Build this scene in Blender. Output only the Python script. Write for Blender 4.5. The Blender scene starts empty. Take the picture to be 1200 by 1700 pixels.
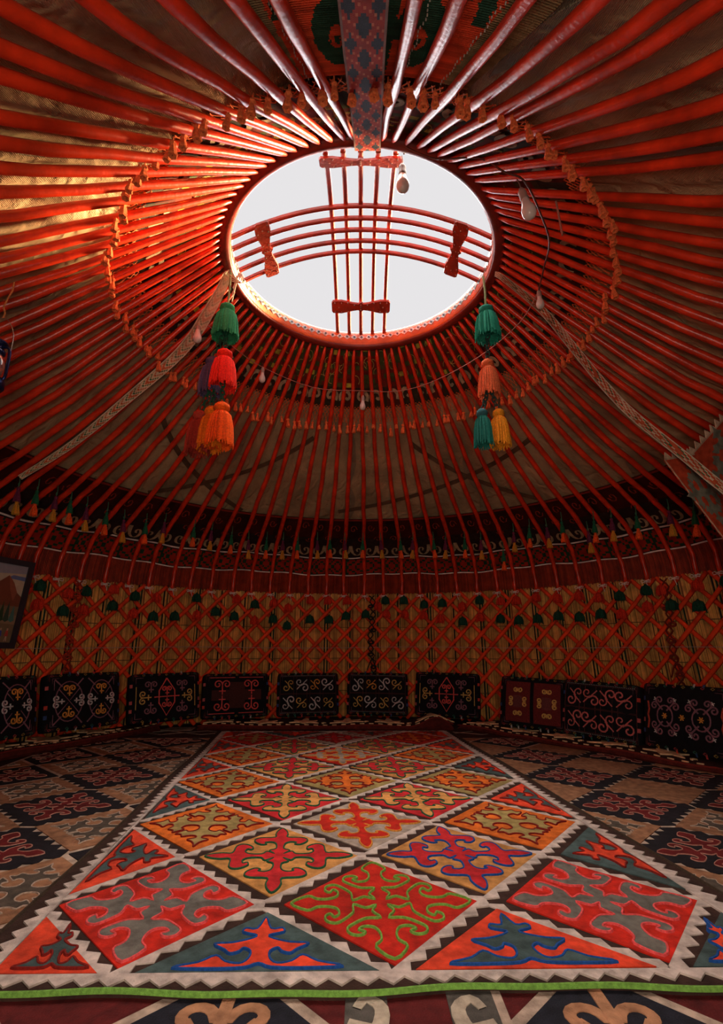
import bpy, bmesh, math, random
from mathutils import Vector, Matrix
from mathutils.geometry import delaunay_2d_cdt
sin, cos, pi, R_ = math.sin, math.cos, math.pi, math.radians
C = bpy.context.scene.collection
DY = 2.743                      # the yurt's axis stands at (0, DY); the camera at (0, 0)

# ---------------------------------------------------------------- camera, world, lights, exposure
cd = bpy.data.cameras.new('camera'); cam = bpy.data.objects.new('camera', cd); C.objects.link(cam)
cam.location = (0, 0, 0.74); cam.rotation_euler = (pi / 2 + 0.263, 0, 0)
cd.sensor_fit = 'HORIZONTAL'; cd.sensor_width = 36.0; cd.lens = 832.46 * 36.0 / 1200.0
cd.clip_start = 0.02; cd.clip_end = 100
bpy.context.scene.camera = cam
w = bpy.data.worlds.new('world'); bpy.context.scene.world = w; w.use_nodes = True
w.node_tree.nodes['Background'].inputs[0].default_value = (0.80, 0.785, 0.80, 1)
w.node_tree.nodes['Background'].inputs[1].default_value = 1.0

def sun_lamp(name, direction, energy, color, angle):
    l = bpy.data.lights.new(name, 'SUN'); l.energy = energy; l.color = color; l.angle = R_(angle)
    o = bpy.data.objects.new(name, l); C.objects.link(o)
    o.rotation_euler = Vector(direction).to_track_quat('-Z', 'Y').to_euler(); o.location = (0, DY, 6)
    return o
sun_lamp('low_sun', (-0.74, -0.62, -0.24), 62.0, (1.0, 0.70, 0.36), 12)
sun_lamp('overhead_daylight', (0.02, -0.22, -1.0), 13.0, (1.0, 0.91, 0.82), 62)
sun_lamp('far_horizon_daylight', (0.10, -0.85, -0.42), 3.6, (0.95, 0.96, 1.0), 35)
dl = bpy.data.lights.new('door_daylight', 'AREA'); dl.shape = 'RECTANGLE'; dl.size = 0.9; dl.size_y = 1.1
dl.energy = 34; dl.specular_factor = 0.35; dl.color = (1.0, 0.84, 0.66)
dlo = bpy.data.objects.new('door_daylight', dl); C.objects.link(dlo); dlo.location = (0, DY - 3.25, 0.85)
dlo.rotation_euler = Vector((0, 1, -0.12)).to_track_quat('-Z', 'Z').to_euler()
vs = bpy.context.scene.view_settings
vs.view_transform = 'Standard'; vs.look = 'None'; vs.exposure = 0.0; vs.gamma = 1.0; vs.use_curve_mapping = False

# ---------------------------------------------------------------- materials
MATS = {}
def s2l(c): return tuple((x / 12.92 if x <= .04045 else ((x + .055) / 1.055) ** 2.4) for x in c)
def mat(name, color=None, kind='felt', rough=None, hexc=None):
    """colour None: the colour is read from the face attribute 'Col' of the mesh"""
    if name in MATS: return MATS[name]
    m = bpy.data.materials.new(name); m.use_nodes = True; nt = m.node_tree; N = nt.nodes; L = nt.links
    b = N['Principled BSDF']; MATS[name] = m
    tc = N.new('ShaderNodeTexCoord'); mp = N.new('ShaderNodeMapping'); L.new(tc.outputs['Object'], mp.inputs[0])
    def noise(scale, detail=4, vec=None):
        n = N.new('ShaderNodeTexNoise'); n.inputs['Scale'].default_value = scale; n.inputs['Detail'].default_value = detail
        L.new(vec or mp.outputs[0], n.inputs['Vector']); return n
    P = dict(felt=(30, .60, 1.25, 220, .35, .95), wood=(9, .62, 1.3, 60, .18, .33), yarn=(120, .7, 1.25, 500, .5, .9),
             cloth=(16, .72, 1.2, 260, .3, .85), plain=(20, .9, 1.08, 100, .05, .5), straw=(14, .7, 1.25, 150, .4, .6),
             canvas=(3.2, .62, 1.3, 90, .8, .9), metal=(20, .85, 1.1, 80, .1, .3), slat=(9, .62, 1.2, 60, .15, .68), glass=(5, 1, 1, 5, 0, .05), rope=(60, .7, 1.2, 300, .6, .9))[kind]
    n = noise(P[0], 6); rg = N.new('ShaderNodeMapRange'); rg.inputs[1].default_value = .3; rg.inputs[2].default_value = .7
    rg.inputs[3].default_value = P[1]; rg.inputs[4].default_value = P[2]; L.new(n.outputs[0], rg.inputs[0])
    mx = N.new('ShaderNodeMix'); mx.data_type = 'RGBA'; mx.blend_type = 'MULTIPLY'; mx.inputs[0].default_value = 1.0
    if color is None:
        a = N.new('ShaderNodeAttribute'); a.attribute_name = 'Col'; L.new(a.outputs['Color'], mx.inputs[6])
    else: mx.inputs[6].default_value = (*color, 1)
    L.new(rg.outputs[0], mx.inputs[7]); out = mx.outputs[2]
    if kind == 'felt':
        n3 = noise(5, 3); r3 = N.new('ShaderNodeMapRange'); r3.inputs[1].default_value = .3; r3.inputs[2].default_value = .7
        r3.inputs[3].default_value = .8; r3.inputs[4].default_value = 1.12; L.new(n3.outputs[0], r3.inputs[0])
        m2 = N.new('ShaderNodeMix'); m2.data_type = 'RGBA'; m2.blend_type = 'MULTIPLY'; m2.inputs[0].default_value = 1.0
        L.new(out, m2.inputs[6]); L.new(r3.outputs[0], m2.inputs[7]); out = m2.outputs[2]
    L.new(out, b.inputs['Base Color'])
    b.inputs['Roughness'].default_value = P[5] if rough is None else rough
    bp = N.new('ShaderNodeBump'); bp.inputs['Distance'].default_value = .01; bp.inputs['Strength'].default_value = P[4]
    nb = noise(P[3], 3); h = nb.outputs[0]
    if kind == 'canvas':
        wv = N.new('ShaderNodeTexWave'); wv.inputs['Scale'].default_value = 70; wv.inputs['Distortion'].default_value = 3; wv.bands_direction = 'X'
        wv2 = N.new('ShaderNodeTexWave'); wv2.inputs['Scale'].default_value = 4; wv2.inputs['Distortion'].default_value = 14; wv2.inputs['Detail'].default_value = 4; wv2.bands_direction = 'DIAGONAL'
        L.new(mp.outputs[0], wv.inputs[0]); L.new(mp.outputs[0], wv2.inputs[0])
        ad = N.new('ShaderNodeMath'); ad.operation = 'MULTIPLY_ADD'; ad.inputs[1].default_value = .25; L.new(wv.outputs['Fac'], ad.inputs[0]); L.new(h, ad.inputs[2])
        a2 = N.new('ShaderNodeMath'); a2.operation = 'MULTIPLY_ADD'; a2.inputs[1].default_value = 1.1; L.new(wv2.outputs['Fac'], a2.inputs[0]); L.new(ad.outputs[0], a2.inputs[2]); h = a2.outputs[0]
    L.new(h, bp.inputs['Height']); L.new(bp.outputs[0], b.inputs['Normal'])
    if kind == 'wood':
        b.inputs['Coat Weight'].default_value = .12; b.inputs['Coat Roughness'].default_value = .25
    elif kind == 'metal': b.inputs['Metallic'].default_value = .8
    elif kind == 'glass': b.inputs['Transmission Weight'].default_value = .9
    if kind not in ('wood', 'metal', 'glass', 'plain'): b.inputs['Specular IOR Level'].default_value = .05 if kind == 'cloth' else .2
    return m
def H(h): return s2l(tuple(int(h[i:i + 2], 16) / 255 for i in (0, 2, 4)))
RED_WOOD = mat('red_lacquered_wood', (.66, .036, .008), 'wood')
RED_SLAT = mat('red_lattice_wood', (.80, .060, .011), 'slat')
MULTI_FELT = mat('dyed_felt', None, 'felt'); MULTI_CLOTH = mat('woven_cloth', None, 'cloth')
MULTI_YARN = mat('dyed_yarn', None, 'yarn'); MULTI_STRAW = mat('cane', None, 'straw')
MULTI_PLAIN = mat('painted_surface', None, 'plain')

# ---------------------------------------------------------------- mesh helpers
class MB:
    def __init__(s): s.v = []; s.f = []; s.c = []; s.col = (1, 1, 1)
    def face(s, ids, col=None): s.f.append(tuple(ids)); s.c.append(col or s.col)
    def add(s, vs, fs, col=None):
        o = len(s.v); s.v += [tuple(p) for p in vs]
        for f in fs: s.face([i + o for i in f], col)
    def mesh(s, name, m, smooth=False):
        me = bpy.data.meshes.new(name); me.from_pydata(s.v, [], s.f)
        a = me.attributes.new('Col', 'FLOAT_COLOR', 'FACE')
        flat = []
        for c in s.c: flat += [c[0], c[1], c[2], 1.0]
        a.data.foreach_set('color', flat)
        if smooth: me.polygons.foreach_set('use_smooth', [True] * len(me.polygons))
        me.materials.append(m); me.update(); return me
    def obj(s, name, m, parent=None, smooth=False, loc=None, rz=0):
        me = s.mesh(name, m, smooth); return put(name, me, parent, loc, rz)
def put(name, me, parent=None, loc=None, rz=0, rot=None):
    o = bpy.data.objects.new(name, me); C.objects.link(o)
    if parent is not None: o.parent = parent
    if loc is not None: o.location = loc
    if rot is not None: o.rotation_euler = rot
    elif rz: o.rotation_euler = (0, 0, rz)
    return o
def tag(o, label=None, cat=None, group=None, kind=None):
    if label: o['label'] = label
    if cat: o['category'] = cat
    if group: o['group'] = group
    if kind: o['kind'] = kind
    return o
def copy_tree(o, parent=None):
    c = o.copy(); C.objects.link(c)
    if parent is not None: c.parent = parent
    for ch in list(o.children): copy_tree(ch, c)
    return c
def pol(az, r, z, cy=DY):
    a = R_(az); return Vector((r * sin(a), cy + r * cos(a), z))
def ordn(n): return '%d%s' % (n, 'th' if 10 <= n % 100 <= 20 else {1: 'st', 2: 'nd', 3: 'rd'}.get(n % 10, 'th'))

def box(mb, c, d, col=None, M=None):
    x, y, z = [k / 2 for k in d]
    vs = [Vector((sx * x, sy * y, sz * z)) for sx in (-1, 1) for sy in (-1, 1) for sz in (-1, 1)]
    if M: vs = [M @ v for v in vs]
    vs = [v + Vector(c) for v in vs]
    mb.add(vs, [(0, 1, 3, 2), (4, 6, 7, 5), (0, 4, 5, 1), (2, 3, 7, 6), (0, 2, 6, 4), (1, 5, 7, 3)], col)
def tube(mb, pts, rad, n=6, col=None, closed=False, cap=True, squash=1.0):
    pts = [Vector(p) for p in pts]; m = len(pts); rings = []; up0 = None
    for i, p in enumerate(pts):
        if closed: t = pts[(i + 1) % m] - pts[i - 1]
        else: t = pts[min(i + 1, m - 1)] - pts[max(i - 1, 0)]
        t.normalize()
        if up0 is None: up0 = Vector((0, 0, 1)) if abs(t.z) < .9 else Vector((1, 0, 0))
        u = up0 - t * up0.dot(t)
        if u.length < 1e-5: u = t.orthogonal()
        u.normalize(); up0 = u; s = t.cross(u)
        r = rad[i] if isinstance(rad, (list, tuple)) else rad
        rings.append([p + (s * cos(2 * pi * k / n) + u * sin(2 * pi * k / n) * squash) * r for k in range(n)])
    o = len(mb.v)
    for r in rings: mb.v += [tuple(q) for q in r]
    for i in range(m if closed else m - 1):
        j = (i + 1) % m
        for k in range(n):
            mb.face((o + i * n + k, o + i * n + (k + 1) % n, o + j * n + (k + 1) % n, o + j * n + k), col)
    if cap and not closed:
        mb.face(tuple(o + k for k in range(n))[::-1], col); mb.face(tuple(o + (m - 1) * n + k for k in range(n)), col)
def lathe(mb, prof, n=16, col=None, c=(0, 0, 0), ridge=0.0, cols=None, a0=0, a1=2 * pi, seed=0):
    o = len(mb.v); full = abs(a1 - a0 - 2 * pi) < 1e-6; k_ = n if full else n + 1; rnd = random.Random(seed)
    jit = [1 + (ridge * (1 if k % 2 else -1) * rnd.uniform(.4, 1.2)) for k in range(k_)]
    for i, (r, z) in enumerate(prof):
        for k in range(k_):
            a = a0 + (a1 - a0) * k / n; rr = r * (jit[k] if ridge and i > 0 else 1)
            mb.v.append((c[0] + rr * sin(a), c[1] + rr * cos(a), c[2] + z))
    for i in range(len(prof) - 1):
        for k in range(n):
            k2 = (k + 1) % k_
            mb.face((o + i * k_ + k, o + i * k_ + k2, o + (i + 1) * k_ + k2, o + (i + 1) * k_ + k), cols[i] if cols else col)
def catmull(pts, sub=4, closed=False):
    n = len(pts); out = []
    rng = range(n) if closed else range(n - 1)
    g = (lambda i: pts[i % n]) if closed else (lambda i: pts[max(0, min(n - 1, i))])
    for i in rng:
        p0, p1, p2, p3 = g(i - 1), g(i), g(i + 1), g(i + 2)
        for s in range(sub):
            t = s / sub; t2 = t * t; t3 = t2 * t
            out.append(tuple(.5 * (2 * b + (c - a) * t + (2 * a - 5 * b + 4 * c - d) * t2 + (-a + 3 * b - 3 * c + d) * t3) for a, b, c, d in zip(p0, p1, p2, p3)))
    if not closed: out.append(tuple(pts[-1]))
    return out
def spiral(cx, cy, r, turns=1.25, a0=0.0, d=1, n=14):
    """from outside in, starting at angle a0"""
    return [(cx + r * (1 - .78 * i / n) * cos(a0 + d * 2 * pi * turns * i / n), cy + r * (1 - .78 * i / n) * sin(a0 + d * 2 * pi * turns * i / n)) for i in range(n + 1)]
def ribbon(mb, pts, wd, h, f, col=None, closed=False, flat=False):
    """cord or appliqued strip along a 2-D line; f(x, y, height) -> 3-D"""
    n = len(pts); o = len(mb.v)
    for i, p in enumerate(pts):
        a = pts[(i - 1) % n] if closed or i > 0 else p; b = pts[(i + 1) % n] if closed or i < n - 1 else p
        dx, dy = b[0] - a[0], b[1] - a[1]; L = math.hypot(dx, dy) or 1e-6; nx, ny = -dy / L, dx / L
        ww = (wd(i / max(1, n - 1)) if callable(wd) else wd) / 2
        if flat:
            mb.v += [tuple(f(p[0] + nx * ww, p[1] + ny * ww, h * .0)), tuple(f(p[0] + nx * ww, p[1] + ny * ww, h)), tuple(f(p[0] - nx * ww, p[1] - ny * ww, h)), tuple(f(p[0] - nx * ww, p[1] - ny * ww, h * .0))]
        else:
            mb.v += [tuple(f(p[0] + nx * ww, p[1] + ny * ww, 0)), tuple(f(p[0] + nx * ww * .5, p[1] + ny * ww * .5, h)), tuple(f(p[0] - nx * ww * .5, p[1] - ny * ww * .5, h)), tuple(f(p[0] - nx * ww, p[1] - ny * ww, 0))]
    for i in range(n if closed else n - 1):
        j = (i + 1) % n
        for k in range(3): mb.face((o + i * 4 + k, o + j * 4 + k, o + j * 4 + k + 1, o + i * 4 + k + 1), col)
def plate(mb, poly, h0, h1, f, col=None):
    """flat shape with thickness; poly may be concave"""
    poly = list(poly)
    if sum(p[0] * q[1] - q[0] * p[1] for p, q in zip(poly, poly[1:] + poly[:1])) < 0: poly = poly[::-1]
    n = len(poly); o = len(mb.v)
    nv, _, tr, *_r = delaunay_2d_cdt([Vector((p[0], p[1])) for p in poly], [], [tuple(range(n))], 1, 1e-7)
    k0 = len(mb.v); mb.v += [tuple(f(p[0], p[1], h1)) for p in nv]
    for t in tr: mb.face([k0 + i for i in t], col)
    o = len(mb.v)
    for p in poly: mb.v.append(tuple(f(p[0], p[1], h1)))
    for p in poly: mb.v.append(tuple(f(p[0], p[1], h0)))
    for i in range(n):
        j = (i + 1) % n; mb.face((o + i, o + n + i, o + n + j, o + j), col)
def zigzag(a, b, n, depth, side=1, step=False):
    """toothed edge from a to b, teeth to the given side"""
    ax, ay = a; bx, by = b; dx, dy = bx - ax, by - ay; L = math.hypot(dx, dy); nx, ny = -dy / L * side, dx / L * side; out = []
    for i in range(n):
        t0, t1 = i / n, (i + .5) / n
        out.append((ax + dx * t0, ay + dy * t0)); out.append((ax + dx * t1 + nx * depth, ay + dy * t1 + ny * depth))
    out.append(b); return out
def band(mb, path, wvec, nu, colf, th=.004, twist=None):
    """woven strap: path of Vectors, wvec width vector(s); colf(i, j) gives the colour of each cell"""
    n = len(path); o = len(mb.v); m = nu + 1
    for i, p in enumerate(path):
        wv = wvec[i] if isinstance(wvec, list) else wvec
        t = (path[min(i + 1, n - 1)] - path[max(i - 1, 0)]).normalized(); nn = t.cross(wv).normalized() * th
        for j in range(m): mb.v.append(tuple(p + wv * (j / nu - .5) + nn))
        for j in range(m): mb.v.append(tuple(p + wv * (j / nu - .5) - nn))
    for i in range(n - 1):
        a, b = o + i * 2 * m, o + (i + 1) * 2 * m
        for j in range(nu):
            c = colf(i, j)
            mb.face((a + j, a + j + 1, b + j + 1, b + j), c); mb.face((a + m + j + 1, a + m + j, b + m + j, b + m + j + 1), c)
        mb.face((a, b, b + m, a + m), colf(i, 0)); mb.face((a + nu, a + m + nu, b + m + nu, b + nu), colf(i, nu - 1))
def resample(pts, n):
    pts = [Vector(p) for p in pts]; d = [0]
    for a, b in zip(pts, pts[1:]): d.append(d[-1] + (b - a).length)
    out = []; k = 0
    for i in range(n + 1):
        s = d[-1] * i / n
        while k < len(pts) - 2 and d[k + 1] < s: k += 1
        out.append(pts[k].lerp(pts[k + 1], (s - d[k]) / max(1e-9, d[k + 1] - d[k])))
    return out

# roof profile in the (radius, height) plane, from the lattice top up to the crown
PROF = catmull([(3.0, 1.27), (2.985, 1.44), (2.92, 1.60), (2.80, 1.74), (2.6, 1.875), (2.2, 2.11), (1.85, 2.335), (1.4, 2.685), (.875, 3.105)], 5)
def prof_off(d):
    out = []
    for i, p in enumerate(PROF):
        a = PROF[max(0, i - 1)]; b = PROF[min(len(PROF) - 1, i + 1)]; tx, tz = b[0] - a[0], b[1] - a[1]; L = math.hypot(tx, tz)
        out.append((p[0] + tz / L * d, p[1] - tx / L * d))
    return out
def roof_z(r, d=0):
    q = prof_off(d)
    for a, b in zip(q, q[1:]):
        if b[0] <= r <= a[0]: return a[1] + (b[1] - a[1]) * (a[0] - r) / max(1e-9, a[0] - b[0])
    return q[-1][1] if r < q[-1][0] else q[0][1]
def prof_r(z, d=0):
    q = prof_off(d)
    for a, b in zip(q, q[1:]):
        if a[1] <= z <= b[1]: return a[0] + (b[0] - a[0]) * (z - a[1]) / max(1e-9, b[1] - a[1])
    return q[0][0] if z < q[0][1] else q[-1][0]
NP = 88; STEP = 360 / NP

# ---------------------------------------------------------------- the setting
mb = MB(); lathe(mb, [(.001, 0), (3.3, 0), (3.3, -.05)], 64, c=(0, DY, 0), col=(.030, .008, .006))
tag(mb.obj('floor', mat('floor_carpet', None, 'felt')), kind='structure')
mb = MB(); lathe(mb, [(3.14, -.02), (3.14, 1.30), (3.10, 1.45), (3.02, 1.57)], 88, c=(0, DY, 0), col=(.10, .075, .055), a0=-pi + R_(11), a1=pi - R_(11))
tag(mb.obj('wall_felt', mat('outer_felt', None, 'canvas'), smooth=True), kind='structure')
for z0, z1 in ((1.55, 1.62),):
    mb = MB(); lathe(mb, [(3.14, 1.30), (3.10, 1.45), (3.02, 1.57)], 8, c=(0, DY, 0), col=(.10, .075, .055), a0=pi - R_(11), a1=pi + R_(11))
    tag(mb.obj('wall_lintel', mat('outer_felt', None, 'canvas')), kind='structure')
mb = MB()
for s in (-1, 1): box(mb, (s * .60, DY - 3.07, .66), (.09, .10, 1.32))
box(mb, (0, DY - 3.07, 1.29), (1.29, .10, .10)); box(mb, (0, DY - 3.07, .04), (1.20, .10, .08))
tag(mb.obj('door_1', RED_WOOD), kind='structure')
# roof felt: panels of canvas laid over the poles
mb = MB(); pr = [p for p in prof_off(.056) if p[1] > 1.50]
rnd = random.Random(3); n = 352; o = 0
for i, (r, z) in enumerate(pr):
    for k in range(n):
        a = 2 * pi * k / n; sag = .006 * cos(NP * a) + .006 * sin(5 * a + i * .35) + .005 * sin(17 * a - i * .6)
        mb.v.append(((r + sag) * sin(a), DY + (r + sag) * cos(a), z + .012 + sag))
for i in range(len(pr) - 1):
    for k in range(n):
        k2 = (k + 1) % n; mb.face((i * n + k, i * n + k2, (i + 1) * n + k2, (i + 1) * n + k), (.48, .31, .17))
tag(mb.obj('ceiling', mat('roof_canvas', None, 'canvas'), smooth=True), kind='structure')
# the felt panels' overlapping seams
seam = []
for az in (-172, -140, -108, -74, -38, -3, 31, 66, 101, 139, 163):
    mb = MB(); q = [p for p in prof_off(.046) if 1.45 < p[0] < 2.75]
    ribbon(mb, [(az + .8 * sin(i), i) for i in range(len(q))], 1.1, .004, lambda a, i, h, q=q: pol(a, q[int(min(max(i, 0), len(q) - 1))][0] - h * .5, q[int(min(max(i, 0), len(q) - 1))][1] - h), col=(.30, .21, .13), flat=True)
    tag(mb.obj('trim_1', mat('seam_felt', None, 'canvas')), kind='structure')

# ---------------------------------------------------------------- straw screen behind the lattice
mb = MB(); rnd = random.Random(5); N = 1450; a0 = -104; a1 = 104
STR = (.66, .33, .085)
stripe = {}
az = a0
g = 0
while az < a1:
    az += rnd.uniform(4.6, 6.4); g += 1
    base = int((az - a0) / (a1 - a0) * N)
    for off, c in zip((0, 1, 4, 5, 8), ((.012, .010, .008), (.012, .010, .008), (.02, .07, .035), (.012, .01, .008), (.20, .02, .012))):
        if rnd.random() < .85: stripe[base + off] = c
for k in range(N):
    a = a0 + (a1 - a0) * k / N; da = (a1 - a0) / N
    t = rnd.uniform(.5, 1.25); c = stripe.get(k) or (STR[0] * t, STR[1] * t * rnd.uniform(.92, 1.05), STR[2] * t)
    lean = -1.5 * max(0, min(1, (a - 30) / 35))
    o = len(mb.v)
    for z in (0.02, 1.33):
        dz = lean * z
        for da_, dr in ((0, 0), (.3, -.0035), (.7, -.0035), (1, 0)):
            mb.v.append(tuple(pol(a + da_ * da + dz, 3.055 + dr, z + rnd.uniform(-.004, .004) * (z > 1))))
    for j in range(3): mb.face((o + j, o + 4 + j, o + 5 + j, o + 1 + j), c)
s_ = MB(); scr = tag(put('cane_screen', None, None, (0, DY + 3.05, 0)), 'tan cane screen with thin dark stripes standing behind the red lattice', 'screen')
o = mb.obj('canes', MULTI_STRAW, scr); o.matrix_parent_inverse = Matrix.Translation((0, -DY - 3.05, 0)); o['kind'] = 'stuff'
for z in (.28, .62, .95):
    mb = MB(); tube(mb, [pol(a, 3.045, z + .004 * sin(a)) for a in range(-100, 101, 4)], .003, 4, col=(.12, .07, .035), cap=False)
    o = mb.obj('binding_thread', MULTI_YARN, scr); o.matrix_parent_inverse = Matrix.Translation((0, -DY - 3.05, 0))

# red canes above the screen, the red patterned girth, the scroll band and the dark eave cloth
def ringsurf(mb, prof, a0, a1, n, colf):
    o = len(mb.v); m = len(prof)
    for k in range(n + 1):
        for r, z in prof: mb.v.append(tuple(pol(a0 + (a1 - a0) * k / n, r, z)))
    for k in range(n):
        for j in range(m - 1): mb.face((o + k * m + j, o + k * m + j + 1, o + (k + 1) * m + j + 1, o + (k + 1) * m + j), colf(k, j))
def lift(o, p): o.matrix_parent_inverse = Matrix.Translation(p).inverted(); return o
mb = MB(); rnd = random.Random(9); n = 1300
for k in range(n):
    a = -160 + 320 * k / n; d = 320 / n; t = rnd.uniform(.6, 1.2); c = (.26 * t, .030 * t, .010 * t)
    zb = 1.325 + rnd.uniform(-.01, .012); o = len(mb.v)
    for z in (zb, 1.43, 1.555):
        for q, dr in ((0, 0), (.5, -.005), (1, 0)): mb.v.append(tuple(pol(a + q * d, prof_r(z, .034) + dr, z)))
    for j in (0, 1, 3, 4): mb.face((o + j, o + 3 + j, o + 4 + j, o + 1 + j), c)
tag(mb.obj('red_cane_fringe', MULTI_STRAW), 'row of short red canes standing above the lattice tips under the patterned girth', 'screen', kind='stuff')
GR, RD, DK = (.016, .040, .018), (.27, .020, .008), (.022, .008, .006)
def girth_col(k, j):
    if j in (0, 11): return (.75, .66, .60)
    if j in (1, 10): return DK
    y = j - 5.5; u = k % 44
    if u in (0, 22): return GR
    x = (u % 22) - 11.5; 
    v = abs(x) * .55 + abs(y)
    if u < 22: return GR if int(v * 1.0) % 3 == 0 else RD
    return GR if (abs(abs(x) - 5) + abs(y) * 1.1) % 3 < 1.05 else RD
mb = MB()
zz = [1.532, 1.543, 1.551] + [1.551 + .150 * k / 8 for k in range(1, 9)] + [1.709, 1.720]
o0 = 0; n = 900; m = len(zz)
for k in range(n + 1):
    a = -160 + 320 * k / n; sg = .010 * sin(a * .21) + .006 * sin(a * .67)
    for j, z in enumerate(zz): mb.v.append(tuple(pol(a, prof_r(z, .026) - (.004 if j in (0, 1, m - 2, m - 1) else 0), z + sg)))
for k in range(n):
    for j in range(m - 1): mb.face((k * m + j, k * m + j + 1, (k + 1) * m + j + 1, (k + 1) * m + j), girth_col(k, j))
tag(mb.obj('patterned_girth', MULTI_CLOTH), 'long red and green patterned girth with white edges running round the wall top', 'woven band')

# scroll band
mb = MB(); n = 240; q = prof_off(.034)
sec = [(prof_r(z, .034), z) for z in (1.715, 1.76, 1.80, 1.85, 1.89)]
ringsurf(mb, sec, -160, 160, n, lambda k, j: (.028, .012, .009))
sb = mb.obj('scroll_band', MULTI_FELT); tag(sb, 'dark felt band with cream ram-horn scrolls around the eave', 'felt band')
def sb_f(x, y, h):     # x in degrees * .05 m, y 0..1 up the band
    t = max(0, min(1, y)); z = 1.724 + .115 * t
    return pol(x / .0514, prof_r(z, .030) - h, z)
hook = catmull([(-.075, .85), (-.055, .35), (-.01, .12), (.035, .22), (.045, .50), (.02, .68), (-.005, .58), (.005, .42)], 3)
me = None
for k in range(56):
    a = -82 + k * 3.0
    mb = MB(); s = 1 if k % 2 else -1
    f0 = lambda x, y, h, a=a: sb_f((a * .0514) + x, y, h)
    ribbon(mb, [(p[0] * s, p[1]) for p in hook], lambda t: .034 - .016 * t, .006, lambda x, y, h: f0(x, y, h), col=(.40, .27, .15), flat=True)
    o = mb.obj('scroll', MULTI_FELT, sb)
# dark eave cloth
mb = MB(); sec = [p for p in prof_off(.036) if 2.38 < p[0] < 2.93 and p[1] > 1.84]
def eave_col(k, j): return (.060, .010, .006) if (k // 2) % 3 else (.035, .010, .006)
ringsurf(mb, sec, -165, 165, 220, eave_col)
ec = mb.obj('eave_cloth', MULTI_CLOTH); tag(ec, 'dark maroon cloth with red scroll stitching hanging around the eave behind the tassels', 'cloth')
mb = MB(); rnd = random.Random(4)
L0 = len(sec)
def ec_f(x, y, h):
    t = max(0, min(.999, y)) * (L0 - 1); i = int(t); a_, b_ = sec[i], sec[i + 1]
    r = a_[0] + (b_[0] - a_[0]) * (t - i); z = a_[1] + (b_[1] - a_[1]) * (t - i)
    return pol(x / .05, r - .55 * (h + .004), z - .84 * (h + .004))
for k in range(100):
    a = (-100 + 2.0 * k + rnd.uniform(-.4, .4)) * .05; yy = .25 + .45 * (k % 2) + rnd.uniform(-.06, .06)
    sp = spiral(0, 0, .045, 1.1, rnd.choice((0, pi)), rnd.choice((1, -1)), 8)
    ribbon(mb, [(a + p[0], yy + p[1] * 3.2) for p in sp], .011, .003, ec_f, col=(.36, .035, .014), flat=True)
o = mb.obj('scroll_stitching', MULTI_FELT, ec); o['kind'] = 'stuff'
mb = MB(); tube(mb, [Vector(ec_f(a * .05, .97, .004)) for a in range(-164, 165, 3)], .010, 5, col=(.22, .02, .01), cap=False)
mb.obj('edge_cord', MULTI_YARN, ec)

# ---------------------------------------------------------------- lattice wall
def slat_mesh(d):
    mb = MB(); n = 9; rnd = random.Random(d + 7); span = 24.0
    for i in range(n + 1):
        t = i / n; a = d * span * t; z = .01 + 1.31 * t
        r = 2.995 + (0 if d > 0 else .022)
        p = pol(a, r, z, 0); tx, tz = cos(R_(a)) , 0
        # tangent direction in the wall surface
        T = (pol(a + d * .5, r, z + 1.31 / span * .5, 0) - p).normalized(); Nn = Vector((sin(R_(a)), cos(R_(a)), 0)); S = T.cross(Nn)
        ww = .0195 + rnd.uniform(-.0012, .0012)
        for sx, sn in ((-1, .6), (-.75, -.35), (0, -.75), (.75, -.35), (1, .6)):
            mb.v.append(tuple(p + S * ww * sx + Nn * .012 * sn))
    m = 5
    for i in range(n):
        for j in range(m):
            j2 = (j + 1) % m; mb.face((i * m + j, i * m + j2, (i + 1) * m + j2, (i + 1) * m + j))
    mb.face((0, 1, 2, 3, 4)); mb.face(tuple(n * m + j for j in (4, 3, 2, 1, 0)))
    return mb.mesh('slat', RED_SLAT, True)
SM = {1: slat_mesh(1), -1: slat_mesh(-1)}
JO = [(-104, -56.3, 'left lattice wall panel, beside the framed painting'), (-56.3, 2.2, 'lattice wall panel left of the knotted black cord'),
      (2.2, 59.5, 'lattice wall panel right of the knotted black cord'), (59.5, 104, 'right lattice wall panel, under the hanging red and grey felt')]
panels = []
for a, b, lab in JO:
    p = put('lattice_panel', None, None, (0, DY, 0)); tag(p, 'red ' + lab, 'lattice wall', 'lattice wall panels'); panels.append((a, b, p))
for k in range(-30, 31):
    top = k * STEP + .5
    for d in (1, -1):
        foot = top - d * 24.0 * 1.0
        mid = (foot + top) / 2
        for a, b, p in panels:
            if a <= mid < b: put('slat', SM[d], p, (0, 0, 0), -R_(foot)); break
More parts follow.
